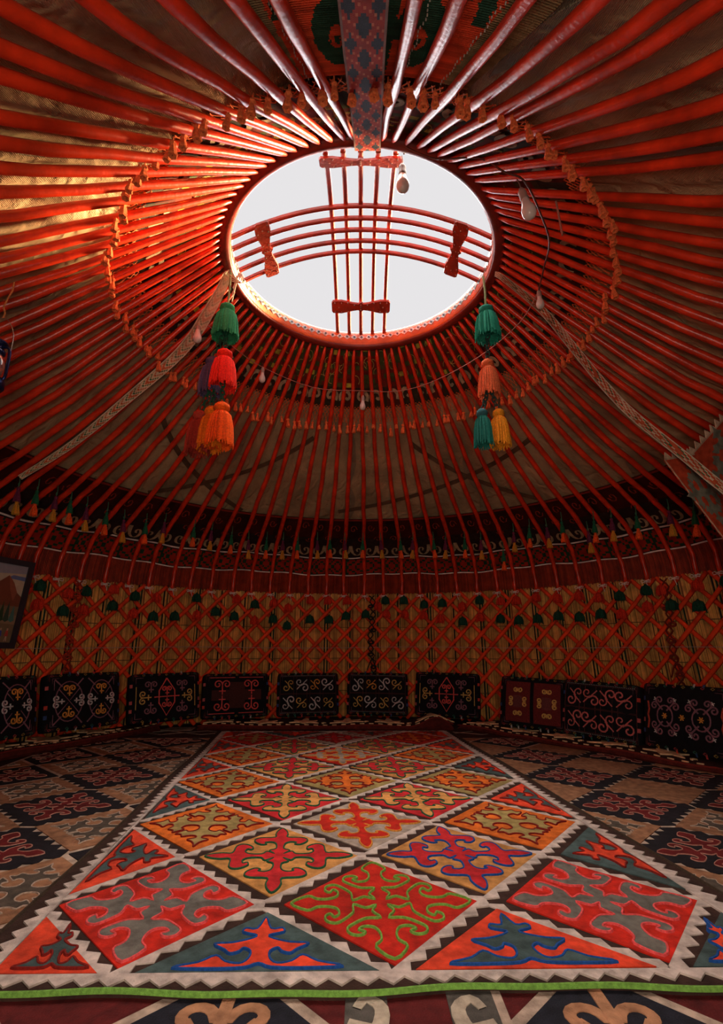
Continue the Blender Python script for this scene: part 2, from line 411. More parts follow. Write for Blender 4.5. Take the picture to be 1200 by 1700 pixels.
# hide knots of leather at crossings: small pegs on the nearer panels
# section joints wrapped in cord
for az, col, lab in ((-56.3, (.30, .03, .012), 'red cord knotted round the lattice joint near the painting'), (2.2, (.015, .012, .010), 'black cord knotted down the middle lattice joint'),
                     (59.5, (.16, .02, .010), 'dark red cord and rag wrapped round the right lattice joint')):
    mb = MB()
    for sg in (-1, 1):
        pts = [pol(az + sg * (.55 if i % 2 else -.55) + .35 * sin(i * .7), 2.968 - .010 * (i % 2), 1.30 - i * .072) for i in range(15)]
        tube(mb, catmull(pts, 3), .0065, 5, col=col)
    for i in range(7):
        z = .40 + .13 * i; tube(mb, [pol(az + .55 * cos(q * pi / 4) + .35 * sin(i * 2), 2.962, z + .016 * sin(q * pi / 4)) for q in range(8)], .009, 5, col=tuple(c * 1.3 for c in col), closed=True)
    for sg in (-1, 1): tube(mb, [pol(az, 2.962, .62), pol(az + sg * .5, 2.955, .57), pol(az + sg * 1.0, 2.958, .50)], .006, 5, col=col)
    tag(mb.obj('binding_cord', MULTI_YARN), lab, 'cord')
mb = MB(); tube(mb, [pol(a, 2.968, .735 + .006 * sin(a * .13)) for a in range(-76, 77, 3)], .0022, 4, col=(.45, .40, .36))
tag(mb.obj('string_line', MULTI_YARN), 'thin pale string stretched across the lattice at mid height', 'string')

# ---------------------------------------------------------------- roof poles
CROWN_AZ = [-177.6, -174.8, -171.0, -167.0, -163.4, -159.3, -155.7, -151.3, -147.6, -143.7, -139.6, -136.0, -131.7, -127.8, -123.9, -120.2, -116.5, -112.4, -108.5, -104.8, -101.1, -97.5] + \
    [-97.5 + 3.906 * i for i in range(1, 52)] + [105.6, 109.9, 114.2, 118.8, 122.8, 126.7, 130.4, 133.9, 138.4, 142.5, 146.3, 150.6, 154.5, 158.2, 162.0, 165.9, 170.1, 173.6]
MAPC = [(-180, -175), (-177.5, -172.5), (-170.9, -165), (-163.4, -155.5), (-155.6, -149.5), (-139.6, -132.5), (-131.7, -122.5), (-124, -116), (-97.5, -92), (-60, -61.2), (0, .3), (60, 62.2), (97.8, 95), (110, 106.5), (126.7, 123.3), (133.9, 132), (138.4, 139.8), (146, 147.3), (154.5, 157.3), (158, 159.5), (166, 168), (173, 176.2), (180, 183)]
def foot_az(c):
    for (c0, f0), (c1, f1) in zip(MAPC, MAPC[1:]):
        if c0 <= c <= c1: return f0 + (f1 - f0) * (c - c0) / (c1 - c0)
def pole_mesh(seed, d):
    """foot at the origin, outward along +y; d = azimuth of the crown end relative to the foot"""
    mb = MB(); rnd = random.Random(seed); q = [PROF[i] for i in (0, 3, 6, 9, 12, 14, 16, 18, 20)]
    pts = [Vector((rnd.uniform(-.006, .006) * (0 < i), r - 3.0, z - 1.27)) for i, (r, z) in enumerate(q)]
    n0 = len(pts); rest = [PROF[j] for j in (21, 23, 25, 27, 29, 31, 33, 35, 37, 39, 40)]; r0 = q[-1][0]
    for i, (r, z) in enumerate(rest):
        t = (r0 - r) / (r0 - .875); x = t * .875 * sin(R_(d)); y = (1 - t) * r0 + t * .875 * cos(R_(d)); k = r / math.hypot(x, y)
        pts.append(Vector((x * k, y * k - 3.0, z - 1.27)) + Vector((rnd.uniform(-.005, .005), 0, rnd.uniform(-.004, .004))) * (i < 10))
    rad = []
    for i in range(len(pts)):
        t = max(0, (i - 8) / 11); base = .0175 + .0045 * min(1, i / 8) - .0075 * max(0, (t - .45) / .55); rad.append(base * rnd.uniform(.94, 1.06))
    rad[-1] = .008; rad[-2] = .0155
    tube(mb, pts, rad, 10)
    return mb.mesh('roof_pole', RED_WOOD, True)
mb = MB()
tube(mb, [(.026 * cos(a * pi / 4), .026 * sin(a * pi / 4), .03 + .004 * sin(a)) for a in range(8)], .0045, 4, closed=True)
tube(mb, [(.026 * cos(a * pi / 4), .026 * sin(a * pi / 4), .018) for a in range(8)], .004, 4, closed=True)
for s in (-1, 1):
    tube(mb, [(s * .005, -.026, .022), (s * .025, -.032, .036), (s * .042, -.030, .030), (s * .036, -.030, .012), (s * .012, -.028, .018)], .0032, 4)
tube(mb, [(0, -.027, .02), (.012, -.032, -.012), (.018, -.030, -.035)], .003, 4)
TM = mb.mesh('tie', mat('white_cord', (.85, .74, .68), 'rope'))
rnd = random.Random(12); NPOLE = len(CROWN_AZ); mid = min(range(NPOLE), key=lambda i: abs(CROWN_AZ[i]))
for i, c in enumerate(CROWN_AZ):
    az = foot_az(c) + rnd.uniform(-.35, .35); k = i - mid
    p = put('roof_pole', pole_mesh(i, c - az), None, pol(az, 3.0, 1.27), -R_(az))
    if abs(c) < 92: lab = ('red roof pole running from the wall to the far middle of the crown' if k == 0 else
               'red roof pole, %s to the %s of the far middle pole below the crown' % (ordn(abs(k)), 'right' if k > 0 else 'left'))
    elif c < 0: lab = 'red roof pole, %s to the left of the wide woven strap overhead' % ordn(i + 1)
    else: lab = 'red roof pole, %s to the right of the wide woven strap overhead' % ordn(NPOLE - i)
    tag(p, lab, 'roof pole', 'roof poles radiating from the crown')
    if abs(az) < 100: put('tie', TM, p, (0, 0, 0))

# ---------------------------------------------------------------- crown
CZ = 3.105
crown = put('smoke_hole_ring', None, None, (0, DY, CZ)); tag(crown, 'round red roof crown with crossing bent bars against the white sky', 'roof crown')
mb = MB(); lathe(mb, [(.834, .005), (.834, -.002), (.842, -.012), (.865, -.020), (.890, -.014), (.900, 0), (.902, .11), (.885, .125), (.850, .125), (.836, .118), (.834, .112)], 96, col=(.20, .018, .010))
mb.obj('rim', mat('rim_lacquer', (.22, .020, .011), 'wood', .4), crown, True)
mb = MB(); lathe(mb, [(.8335, .004), (.828, .010), (.828, .104), (.8335, .112)], 96, col=(.62, .10, .02))
mb.obj('inner_band', mat('orange_lacquer', (.72, .115, .022), 'wood', .35), crown, True)
mb = MB(); lathe(mb, [(.8275, .036), (.826, .037), (.826, .040), (.8275, .041)], 96); lathe(mb, [(.8275, .090), (.826, .091), (.826, .095), (.8275, .096)], 96)
mb = MB()
for s, h, c in ((1, .003, (.75, .72, .66)), (.55, .007, (.50, .50, .52)), (.28, .011, (.03, .03, .06))):
    o = len(mb.v); mb.v += [(-.030 * s, -h, 0), (0, -h, -.021 * s), (.030 * s, -h, 0), (0, -h, .021 * s)]
    mb.face((o, o + 1, o + 2, o + 3), c)
    if s == 1:
        mb.v += [(-.032, 0, 0), (0, 0, -.023), (.032, 0, 0), (0, 0, .023)]
        for j in range(4): mb.face((o + j, o + 4 + j, o + 4 + (j + 1) % 4, o + (j + 1) % 4), c)
STUD = mb.mesh('stud', mat('stud_metal', None, 'metal', .25))
for k in range(88): a = 360 / 88 * k; put('stud', STUD, crown, pol(a, .8275, .066, 0), -R_(a))
def bar_pts(off, along_x, n=20):
    e = math.sqrt(.838 ** 2 - off ** 2); out = []
    for i in range(n + 1):
        s = -e + 2 * e * i / n; z = .075 + .25 * (1 - (s / e) ** 2) + (0 if along_x else .024)
        out.append((s, off, z) if along_x else (off, s, z))
    return out
def bar(mb, pts, w_, h_):
    o = len(mb.v); n = len(pts); pts = [Vector(p) for p in pts]
    for i, p in enumerate(pts):
        t = (pts[min(i + 1, n - 1)] - pts[max(i - 1, 0)]).normalized(); s = t.cross(Vector((0, 0, 1))).normalized(); u = s.cross(t)
        for a, b in ((-1, -.6), (-.6, -1), (.6, -1), (1, -.6), (1, .8), (-1, .8)): mb.v.append(tuple(p + s * a * w_ / 2 + u * b * h_ / 2))
    for i in range(n - 1):
        for j in range(6): mb.face((o + i * 6 + j, o + i * 6 + (j + 1) % 6, o + i * 6 + 6 + (j + 1) % 6, o + i * 6 + 6 + j))
BARM = mat('bar_lacquer', (.38, .034, .013), 'wood', .42)
for ax in (True, False):
    for k in range(-2, 3):
        mb = MB(); bar(mb, bar_pts(k * .094 - (.0 if ax else .005), ax), .027, .024); o = mb.obj('bent_bar', BARM, crown)
        if k in (-2, -1, 0, 1, 2) and not ax:      # wrapped thongs near the rim
            mb = MB()
            for j in range(7):
                q = bar_pts(k * .094 - .005, False, 60)[4 + j]
                if j % 2 == 0: box(mb, q, (.028, .011, .027))
            mb.obj('lashing', mat('thong', (.30, .10, .035), 'rope'), o)
bow = [(-.225, .030), (-.215, .043), (-.15, .046), (-.06, .027), (-.02, .022), (0, .036), (.02, .022), (.06, .027), (.15, .046), (.215, .043), (.225, .030)]
bow = bow + [(x, -y) for x, y in bow[::-1]]
dot = mat('nail_metal', (.75, .72, .70), 'metal', .25)
for q, s in (('x', -.62), ('x', .62), ('y', -.60), ('y', .60)):
    mb = MB(); e = .838; z = .075 + .25 * (1 - (s / e) ** 2) - .022; sl = -.5 * s / (e * e)
    if q == 'x': f = lambda a, b, h: Vector((s + b, a, z + sl * b - h)); zz = 0
    else: f = lambda a, b, h: Vector((a - .005, s + b, z + .020 + sl * b - h))
    plate(mb, bow, 0, .016, f); cl = mb.obj('cleat', BARM, crown)
    mb = MB()
    for x, y in [(-.2 + .05 * i, (.033 if abs(-.2 + .05 * i) > .08 else .018) * s2) for i in range(9) for s2 in (-1, 1)] + [(-.17, 0), (.17, 0), (0, 0)]:
        plate(mb, [(x + .004 * cos(t * pi / 3), y + .004 * sin(t * pi / 3)) for t in range(6)], .016, .020, f)
    mb.obj('nails', dot, cl)['kind'] = 'stuff'
# folded outer cover lying on the roof beside the crown
mb = MB(); rnd = random.Random(8)
cols = [(.12, .14, .25), (.55, .42, .25), (.62, .22, .08), (.10, .10, .16), (.6, .5, .33), (.16, .18, .30)]
for k in range(13):
    a0_ = -92 + k * 5.4; c = cols[k % 6]; h = .030 + rnd.uniform(0, .03)
    o = len(mb.v)
    for a in (a0_, a0_ + 2.7, a0_ + 5.0):
        for r, z in ((.915, 3.17), (.925, 3.235 + h), (.97, 3.25 + h), (1.0, 3.20), (1.0, 3.17)): mb.v.append(tuple(pol(a, r, z)))
    for i in range(2):
        for j in range(4): mb.face((o + i * 5 + j, o + i * 5 + j + 1, o + i * 5 + 6 + j, o + i * 5 + 5 + j), c)
tag(mb.obj('crown_cover', MULTI_CLOTH), 'folded patchwork cover lying just outside the left rim of the crown', 'cover')

# ---------------------------------------------------------------- dome cloth with net fringe
dome = put('fringed_dome_cloth', None, None, (0, DY, 2.7)); tag(dome, 'embroidered dark ring cloth with orange net and small tassels around the crown', 'fringed cloth')
PI_ = (0, DY, 2.7)
qd = prof_off(.036)
def dome_pt(az, r, h=0):
    return pol(az, r - .54 * h, roof_z(r, .036) - .84 * h)
mb = MB(); n = 360; rs = [.90 + .43 * i / 14 for i in range(15)]
def dome_col(k, j):
    a = 2 * pi * k / n; r = rs[j]
    if r > 1.17:
        v = sin(20 * a + 9 * (r - 1.17)) + .6 * sin(41 * a + 2)
        return (.045, .030, .016) if v > -.5 else (.10, .018, .010)
    v = sin(17 * a + 3 * sin(31 * r)) + sin(29 * r * 2 + 2 * sin(9 * a)) + .5 * sin(43 * a)
    if v > 1.7: return (.50, .40, .05)
    if v > .5: return (.065, .080, .022)
    if v > -1.1: return (.17, .020, .010)
    return (.08, .055, .02)
for k in range(n):
    for r in rs: mb.v.append(tuple(dome_pt(360 * k / n, r)))
m = len(rs)
for k in range(n):
    k2 = (k + 1) % n
    for j in range(m - 1): mb.face((k * m + j, k * m + j + 1, k2 * m + j + 1, k2 * m + j), dome_col(k, j))
lift(mb.obj('ring_cloth', MULTI_FELT, dome), PI_)
mb = MB(); rnd = random.Random(21)
for k in range(230):
    az = rnd.uniform(0, 360); r = rnd.uniform(.95, 1.14); ph = rnd.uniform(0, 6.28); rad = rnd.uniform(.02, .04); sweep = rnd.uniform(2, 4)
    pts = [(rad * cos(ph + sweep * i / 6), rad * sin(ph + sweep * i / 6)) for i in range(7)]
    ribbon(mb, pts, .005, .003, lambda x, y, h: dome_pt(az + math.degrees(x / r), r + y, h + .003), col=(.50, .36, .10))
o = lift(mb.obj('couching_stitches', MULTI_YARN, dome), PI_); o['kind'] = 'stuff'
cs = catmull([(-.045, -.030), (-.050, .010), (-.020, .038), (.018, .030), (.030, 0), (.012, -.018), (-.006, -.006)], 3)
for k in range(58):
    az = 360 / 58 * k; s = 1 if k % 2 else -1
    mb = MB(); ribbon(mb, [(p[0] * s, p[1]) for p in cs], lambda t: .030 - .012 * t, .004, lambda x, y, h: dome_pt(az + math.degrees(x / 1.24), 1.24 - y, h + .004), col=(.42, .31, .19), flat=True)
    lift(mb.obj('scroll', MULTI_FELT, dome), PI_)
# net
mb = MB(); NT = 145; OR = (.85, .19, .06)
def net_pt(az, t): # t 0..1 from the cloth edge to the tassel line
    r = 1.31 + .12 * t; return pol(az, r, roof_z(r, .030) - .012 * t)
for k in range(NT):
    a = 360 / NT * k; s = 360 / NT
    for d in (1, -1):
        for st in (0, .5):
            tube(mb, [net_pt(a + s * st, 0), net_pt(a + s * st + d * s * 1.0, .5), net_pt(a + s * st + d * s * 1.5 * .9, .92)], .0028, 3, col=OR, cap=False)
o = lift(mb.obj('net', MULTI_YARN, dome), PI_); o['kind'] = 'stuff'
mb = MB()
tube(mb, [(0, 0, .015), (0, 0, -.018)], .003, 4, col=OR)
lathe(mb, [(.002, -.014), (.011, -.018), (.013, -.027), (.007, -.036), (.012, -.05), (.017, -.080), (.014, -.086), (.002, -.082)], 12, ridge=.13, col=OR, seed=3)
FT = mb.mesh('fringe_tassel', MULTI_YARN)
rnd = random.Random(31)
for k in range(NT):
    a = 360 / NT * (k + rnd.uniform(-.3, .3)); o = put('fringe_tassel', FT, dome, net_pt(a, rnd.uniform(.8, 1.05)) - Vector(PI_) + Vector((0, 0, rnd.uniform(-.03, 0))))
    s = rnd.uniform(.85, 1.15); o.scale = (s, s, s * rnd.uniform(.9, 1.1)); o.rotation_euler = (rnd.uniform(-.12, .12), rnd.uniform(-.12, .12), rnd.uniform(0, 6))

# ---------------------------------------------------------------- patterned reed panel over the door side
mb = MB(); r0, r1 = 1.43, 2.75; nr = 150; na = 150; A0, A1 = 164.5, 190.5
def reed_col(a, r):
    x = (a - 178.3) / 12.5; y = (r - 1.45) / .30; ax = abs(x)
    if ax > .80: 
        return (.23, .15, .07)
    g = (.016, .060, .035); rd = (.60, .065, .022)
    if ax < .13: return g
    q = 0
    for cx_, cy_, rr in ((.34, .62, .17), (.50, 1.9, .25), (.36, 3.3, .22)):
        dx_, dy_ = ax - cx_, (y - cy_) * .36; d = math.hypot(dx_, dy_); th = math.atan2(dy_, dx_)
        sp = rr * (.55 + .45 * ((th + pi) / (2 * pi)))
        if abs(d - sp) < .055 + .02 * (th + pi) / (2 * pi): q = 1
        if d < rr * .16: q = 1
    if .12 < ax < .40 and abs(y - 1.25 - .5 * sin(ax * 9)) < .22: q = 1
    if abs(ax - .70 - .05 * sin(y * 2.4)) < .055 and y > 1.0: q = 1
    return g if q else rd
for i in range(nr):
    r = r0 + (r1 - r0) * i / nr; dr = (r1 - r0) / nr; t = rnd.uniform(.75, 1.2); o = len(mb.v)
    for dd, h in ((0, 0), (.5, .0045), (1, 0)):
        for k in range(na + 1):
            a = A0 + (A1 - A0) * k / na; rr = r + dd * dr
            mb.v.append(tuple(pol(a, rr - .54 * h, roof_z(rr, .034) - .84 * h)))
    for j in range(2):
        for k in range(na):
            c = reed_col(A0 + (A1 - A0) * (k + .5) / na + rnd.uniform(-.12, .12), r)
            mb.face((o + j * (na + 1) + k, o + j * (na + 1) + k + 1, o + (j + 1) * (na + 1) + k + 1, o + (j + 1) * (na + 1) + k), tuple(q * t for q in c))
rp = put('wrapped_reed_panel', None, None, (0, DY - 2.0, 2.4)); tag(rp, 'red and dark green wrapped reed panel above the poles behind the wide woven strap', 'reed panel')
o = lift(mb.obj('reeds', MULTI_STRAW, rp), (0, DY - 2.0, 2.4)); o['kind'] = 'stuff'
for a in (168.5, 174.2, 181.5, 187.6):
    mb = MB()
    for i in range(70):
        r = r0 + (r1 - r0) * i / 70; box(mb, pol(a + .15 * sin(i), r, roof_z(r, .034) - .006), (.0035, .008, .003), (.5, .45, .38))
    lift(mb.obj('twine', MULTI_YARN, rp), (0, DY - 2.0, 2.4))['kind'] = 'stuff'

# ---------------------------------------------------------------- straps
path = resample([(.030, 1.925, 3.21), (.030, 1.925, 3.13), (.030, 1.900, 3.075), (.028, 1.84, 3.03), (.018, 1.45, 2.735), (.008, 1.08, 2.44), (0, .60, 2.055), (0, .20, 1.735), (0, -.02, 1.56)], 150)
def big_col(i, j):
    x = j - 8.5; u = (i % 12) - 5.5; SL = (.028, .030, .040); RE = (.34, .030, .016)
    if j in (0, 17): return (.24, .13, .10)
    if abs(x) < 3.6 and abs(u) * .9 + abs(x) * 1.25 < 4.4: return SL if (i + j) % 3 else (.03, .03, .045)
    u2 = ((i + 6) % 12) - 5.5
    if abs(abs(x) - 5.6) * 1.5 + abs(u2) * .9 < 3.6: return SL if (i + j) % 3 else (.03, .03, .045)
    return RE if (i * 3 + j * 5) % 7 else (.55, .13, .06)
mb = MB(); band(mb, path, Vector((.125, 0, 0)), 18, big_col, .003)
tag(mb.obj('wide_woven_strap', MULTI_CLOTH), 'wide red and grey diamond-patterned woven strap hanging overhead from the near crown rim', 'woven strap')
def side_col(i, j):
    if j in (0, 9): return (.62, .54, .40)
    if j == 1: return (.40, .30, .18)
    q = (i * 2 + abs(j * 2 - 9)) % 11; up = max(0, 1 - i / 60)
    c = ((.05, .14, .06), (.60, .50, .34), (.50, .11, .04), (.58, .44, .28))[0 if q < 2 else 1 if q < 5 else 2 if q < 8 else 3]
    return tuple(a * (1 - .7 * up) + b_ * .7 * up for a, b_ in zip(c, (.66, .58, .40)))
pa = resample(catmull([(-.86, 2.735, 3.08), (-.99, 2.84, 2.90), (-1.25, 3.06, 2.71), (-1.68, 3.18, 2.37), (-2.04, 3.29, 2.12), (-2.40, 3.34, 1.89)], 6), 150)
wv = [((pa[min(i + 1, 150)] - pa[max(i - 1, 0)]).cross(pa[i] - Vector((0, .3, .74)))).normalized() * (.050 + .035 * min(1, i / 25)) * (1 - .58 * i / 150) for i in range(151)]
mb = MB(); band(mb, pa, wv, 10, side_col, .002)
tag(mb.obj('woven_strap', MULTI_CLOTH), 'narrow cream edged woven strap running from the crown down to the left wall', 'woven strap')
pb = resample(catmull([(.86, 2.72, 3.06), (.90, 2.68, 2.99), (1.146, 2.737, 2.80), (1.26, 2.64, 2.48), (1.35, 2.52, 2.16), (1.41, 2.38, 1.90), (1.54, 2.26, 1.64), (1.64, 2.17, 1.44), (1.72, 2.06, 1.28), (2.05, 1.75, 1.20), (2.60, 1.45, 1.22)], 6), 160)
def side_col2(i, j):
    c = side_col(i + 40, j); return tuple(q * .62 for q in c) if j in (0, 9) or (i + j) % 3 else (.30, .04, .02)
wv = [((pb[min(i + 1, 160)] - pb[max(i - 1, 0)]).cross(pb[i] - Vector((0, .3, .74)))).normalized() * (.030 + .020 * min(1, i / 25)) * (1 - .25 * i / 160) for i in range(161)]
mb = MB(); band(mb, pb, wv, 10, side_col2, .002)
tag(mb.obj('woven_strap', MULTI_CLOTH), 'narrow red and green woven strap running from the crown down to the right wall', 'woven strap')
for (a0_, r0_, a1_, r1_, lab) in ((-52, 2.38, -16, 1.58, 'dark rope-shadow strip rising to the right behind the poles, left of the middle bulb'), (-62, 1.75, -30, 2.38, 'dark rope-shadow strip falling to the right behind the poles under the left tassels'),
                       (-6, 2.30, 52, 1.80, 'dark rope-shadow strip rising to the right behind the poles, right of the middle bulb'), (16, 1.62, 44, 2.36, 'dark rope-shadow strip falling to the right behind the poles, below the right tassels')):
    pts = []
    for i in range(31):
        t = i / 30; a = a0_ + (a1_ - a0_) * t; r = r0_ + (r1_ - r0_) * t; pts.append(pol(a, r, roof_z(r, .040)))
    wv = []
    for i in range(31):
        tg = (pts[min(30, i + 1)] - pts[max(0, i - 1)]).normalized(); rr = pts[i] - Vector((0, DY, pts[i].z)); nn = Vector((rr.x * .54 / rr.length, rr.y * .54 / rr.length, .84)); wv.append(tg.cross(nn).normalized() * .042)
    mb = MB(); band(mb, pts, wv, 2, lambda i, j: (.12, .065, .038), .003)  # dark coloured strips stand in for shadows of ropes lying across the felt
    tag(mb.obj('rope_shadow_strip', MULTI_CLOTH), lab, 'rope shadow', 'dark rope-shadow strips under the roof felt')

# ---------------------------------------------------------------- big tassel chains
def big_tassel(cap_c, skirt_c, w_, h_, name='tassel', seed=0, bright=1.12):
    """origin at the top of the cap; hangs along -z"""
    rnd = random.Random(seed); root = None
    mbc = MB(); lathe(mbc, [(.002, 0), (.16 * w_, -.01 * h_), (.27 * w_, -.07 * h_), (.29 * w_, -.13 * h_), (.25 * w_, -.19 * h_), (.19 * w_, -.225 * h_), (.20 * w_, -.25 * h_)], 18, ridge=.03, col=cap_c, seed=seed)
    mbs = MB(); lathe(mbs, [(.19 * w_, -.21 * h_), (.30 * w_, -.30 * h_), (.37 * w_, -.50 * h_), (.41 * w_, -.75 * h_), (.42 * w_, -.90 * h_), (.36 * w_, -.93 * h_), (.15 * w_, -.86 * h_)], 40, ridge=.035, col=tuple(c * .8 for c in skirt_c), seed=seed)
    for k in range(150):
        a = rnd.uniform(0, 2 * pi); j = rnd.uniform(.93, 1.08); e = rnd.uniform(.90, 1.04); da = rnd.uniform(-.14, .14)
        pts = [(.20, -.215), (.315 * j, -.31), (.39 * j, -.52), (.43 * j, -.78), (.445 * j + rnd.uniform(-.03, .035), -e)]
        t = rnd.uniform(.75, bright)
        tube(mbs, [(w_ * r * sin(a + da * i / 4), w_ * r * cos(a + da * i / 4), h_ * z) for i, (r, z) in enumerate(pts)], .0042 * (w_ / .16) ** .5, 3, col=tuple(min(1, c * t) for c in skirt_c), cap=False)
    return mbc, mbs
def chain_mb(mb, p, q, col, r=.010):
    p, q = Vector(p), Vector(q); L = (q - p).length; n = max(2, int(L / .026)); d = (q - p).normalized(); u = d.orthogonal().normalized(); s = d.cross(u)
    for k in range(n):
        c = p.lerp(q, (k + .5) / n); uu = u if k % 2 else s
        tube(mb, [c + d * (.66 * L / n) * cos(t * pi / 4) + uu * r * 1.1 * sin(t * pi / 4) for t in range(8)], .0042, 4, col=col, closed=True)
GRN = (.030, .32, .13); TEAL = (.015, .19, .15); TEALG = (.02, .34, .22)
def tassel_chain(name, label, top, cords, tassels):
    root = put('tassel_chain', None, None, top); tag(root, label, 'tassel', 'large tassel chains hanging from the crown'); T = Vector(top)
    for kind, a, b, c in cords:
        mb = MB(); a = Vector(a) - T; b = Vector(b) - T
        if kind == 'cord': tube(mb, [a, a.lerp(b, .5) + Vector((.004, 0, 0)), b], .007, 6, col=c); 
        else: chain_mb(mb, a, b, c, .013)
        mb.obj('hanging_cord' if kind == 'cord' else 'knotted_chain', MULTI_YARN, root)
    for i, (pos, cc, sc, w_, h_, lab) in enumerate(tassels):
        mc, ms = big_tassel(cc, sc, w_, h_, seed=i + int(abs(top[0]) * 100) + (5 if top[0] > 0 else 0))
        t = ms.obj('tassel_skirt', MULTI_YARN, root, False, Vector(pos) - T); t['label'] = lab
        mc.obj('tassel_cap', MULTI_YARN, t, True)
DG = (.02, .11, .06)
def zt(zc, h): return zc + h / 2
tassel_chain('l', 'tall chain of green, purple, red and orange tassels hanging from the left crown rim', (-.846, 2.72, 3.10),
    [('cord', (-.846, 2.72, 3.10), (-.838, 2.70, 2.81), (.22, .34, .15)), ('chain', (-.835, 2.69, 2.62), (-.825, 2.68, 2.47), DG), ('chain', (-.85, 2.70, 2.62), (-.90, 2.72, 2.46), DG),
     ('chain', (-.825, 2.68, 2.28), (-.815, 2.66, 2.12), DG), ('chain', (-.88, 2.71, 2.28), (-.885, 2.70, 2.12), DG), ('chain', (-.90, 2.72, 2.28), (-.955, 2.735, 2.11), DG)],
    [((-.838, 2.695, 2.81), GRN, (.035, .36, .15), .165, .235, 'green tassel'), ((-.825, 2.675, 2.475), (.90, .030, .012), (.95, .028, .012), .165, .255, 'bright red tassel'),
     ((-.915, 2.735, 2.46), (.10, .07, .15), (.13, .09, .18), .150, .25, 'purple tassel'), ((-.812, 2.66, 2.115), (.95, .13, .008), (1.0, .115, .006), .165, .27, 'orange tassel'),
     ((-.885, 2.71, 2.115), (.80, .19, .01), (.82, .19, .008), .150, .27, 'yellow-orange tassel'), ((-.965, 2.745, 2.105), (.40, .05, .03), (.38, .035, .02), .15, .27, 'dark red tassel')])
tassel_chain('r', 'chain of green, orange, teal and yellow tassels hanging from the right crown rim', (.805, 2.80, 3.11),
    [('cord', (.805, 2.80, 3.11), (.79, 2.74, 2.83), (.20, .25, .10)), ('chain', (.788, 2.735, 2.62), (.775, 2.735, 2.44), (.03, .07, .06)),
     ('chain', (.765, 2.735, 2.24), (.72, 2.72, 2.105), (.03, .07, .06)), ('chain', (.785, 2.735, 2.24), (.805, 2.72, 2.105), (.03, .07, .06))],
    [((.79, 2.737, 2.83), (.02, .27, .19), TEALG, .165, .235, 'sea-green tassel'), ((.772, 2.735, 2.445), (.72, .15, .05), (.80, .16, .055), .135, .245, 'pale orange tassel'),
     ((.715, 2.72, 2.105), (.03, .13, .15), TEAL, .118, .235, 'teal tassel'), ((.812, 2.72, 2.105), (.80, .30, .015), (.85, .31, .015), .122, .235, 'mustard yellow tassel')])

# ---------------------------------------------------------------- small eave tassels
def tuft_mesh(col, w_, h_, seed):
    mb = MB(); lathe(mb, [(.002, 0), (.20 * w_, -.02 * h_), (.27 * w_, -.14 * h_), (.18 * w_, -.25 * h_), (.30 * w_, -.42 * h_), (.46 * w_, -.80 * h_), (.48 * w_, -.96 * h_), (.35 * w_, -1.0 * h_), (.01, -.95 * h_)], 14, ridge=.12, col=col, seed=seed)
    rnd = random.Random(seed)
    for k in range(14):
        a = rnd.uniform(0, 6.28); tube(mb, [(w_ * .18 * sin(a), w_ * .18 * cos(a), -.25 * h_), (w_ * .40 * sin(a), w_ * .40 * cos(a), -.6 * h_), (w_ * .5 * sin(a), w_ * .5 * cos(a), -1.03 * h_)], .0022, 3, col=tuple(c * rnd.uniform(.7, 1.2) for c in col), cap=False)
    return mb
cord = {}
CM = {}
for key, c in (('green', (.015, .12, .055)), ('purple', (.13, .022, .06))):
    mb = MB(); tube(mb, [(0, 0, 0), (.003, 0, -.05), (0, 0, -.10)], .0035, 5, col=(.05, .16, .09)); 
    tube(mb, [(.006 * cos(t * pi / 3), 0, -.07 + .012 * sin(t * pi / 3)) for t in range(6)], .0025, 4, col=(.05, .16, .09), closed=True)
    CM[key] = (mb.mesh('cord', MULTI_YARN), tuft_mesh(c, .046, .108, 4).mesh('upper_tuft', MULTI_YARN))
LM = {'green': tuft_mesh((.85, .11, .02), .048, .100, 6).mesh('lower_tuft', MULTI_YARN), 'purple': tuft_mesh((.60, .27, .03), .050, .105, 7).mesh('lower_tuft', MULTI_YARN)}
TA = [(-80.0, 1.7), (-75.7, 1.71), (-72.2, 1.73), (-68.6, 1.73), (-65.9, 1.73), (-62.7, 1.71), (-58.5, 1.71), (-55.0, 1.68), (-50.3, 1.69), (-46.2, 1.73), (-39.7, 1.73), (-35.7, 1.72), (-31.1, 1.7), (-27.3, 1.67), (-22.9, 1.68), (-19.0, 1.69), (-15.4, 1.7), (-10.8, 1.71), (-7.8, 1.72), (-4.2, 1.72), (0.4, 1.72), (4.6, 1.72), (9.4, 1.71), (12.6, 1.71), (17.4, 1.7), (20.5, 1.69), (24.9, 1.68), (28.7, 1.66), (33.7, 1.53), (36.3, 1.7), (40.0, 1.72), (43.6, 1.7), (47.1, 1.73), (52.3, 1.6), (53.9, 1.68), (57.5, 1.67), (62.4, 1.64), (68.6, 1.62), (73.2, 1.57), (77.8, 1.55)]
START = 'purple'
cnt = {'green': 0, 'purple': 0}; rnd = random.Random(77)
mids = {'green': -4.0, 'purple': .4}
order = []
for i, a in enumerate(TA): order.append((a, 'purple' if i % 2 == 1 else 'green'))
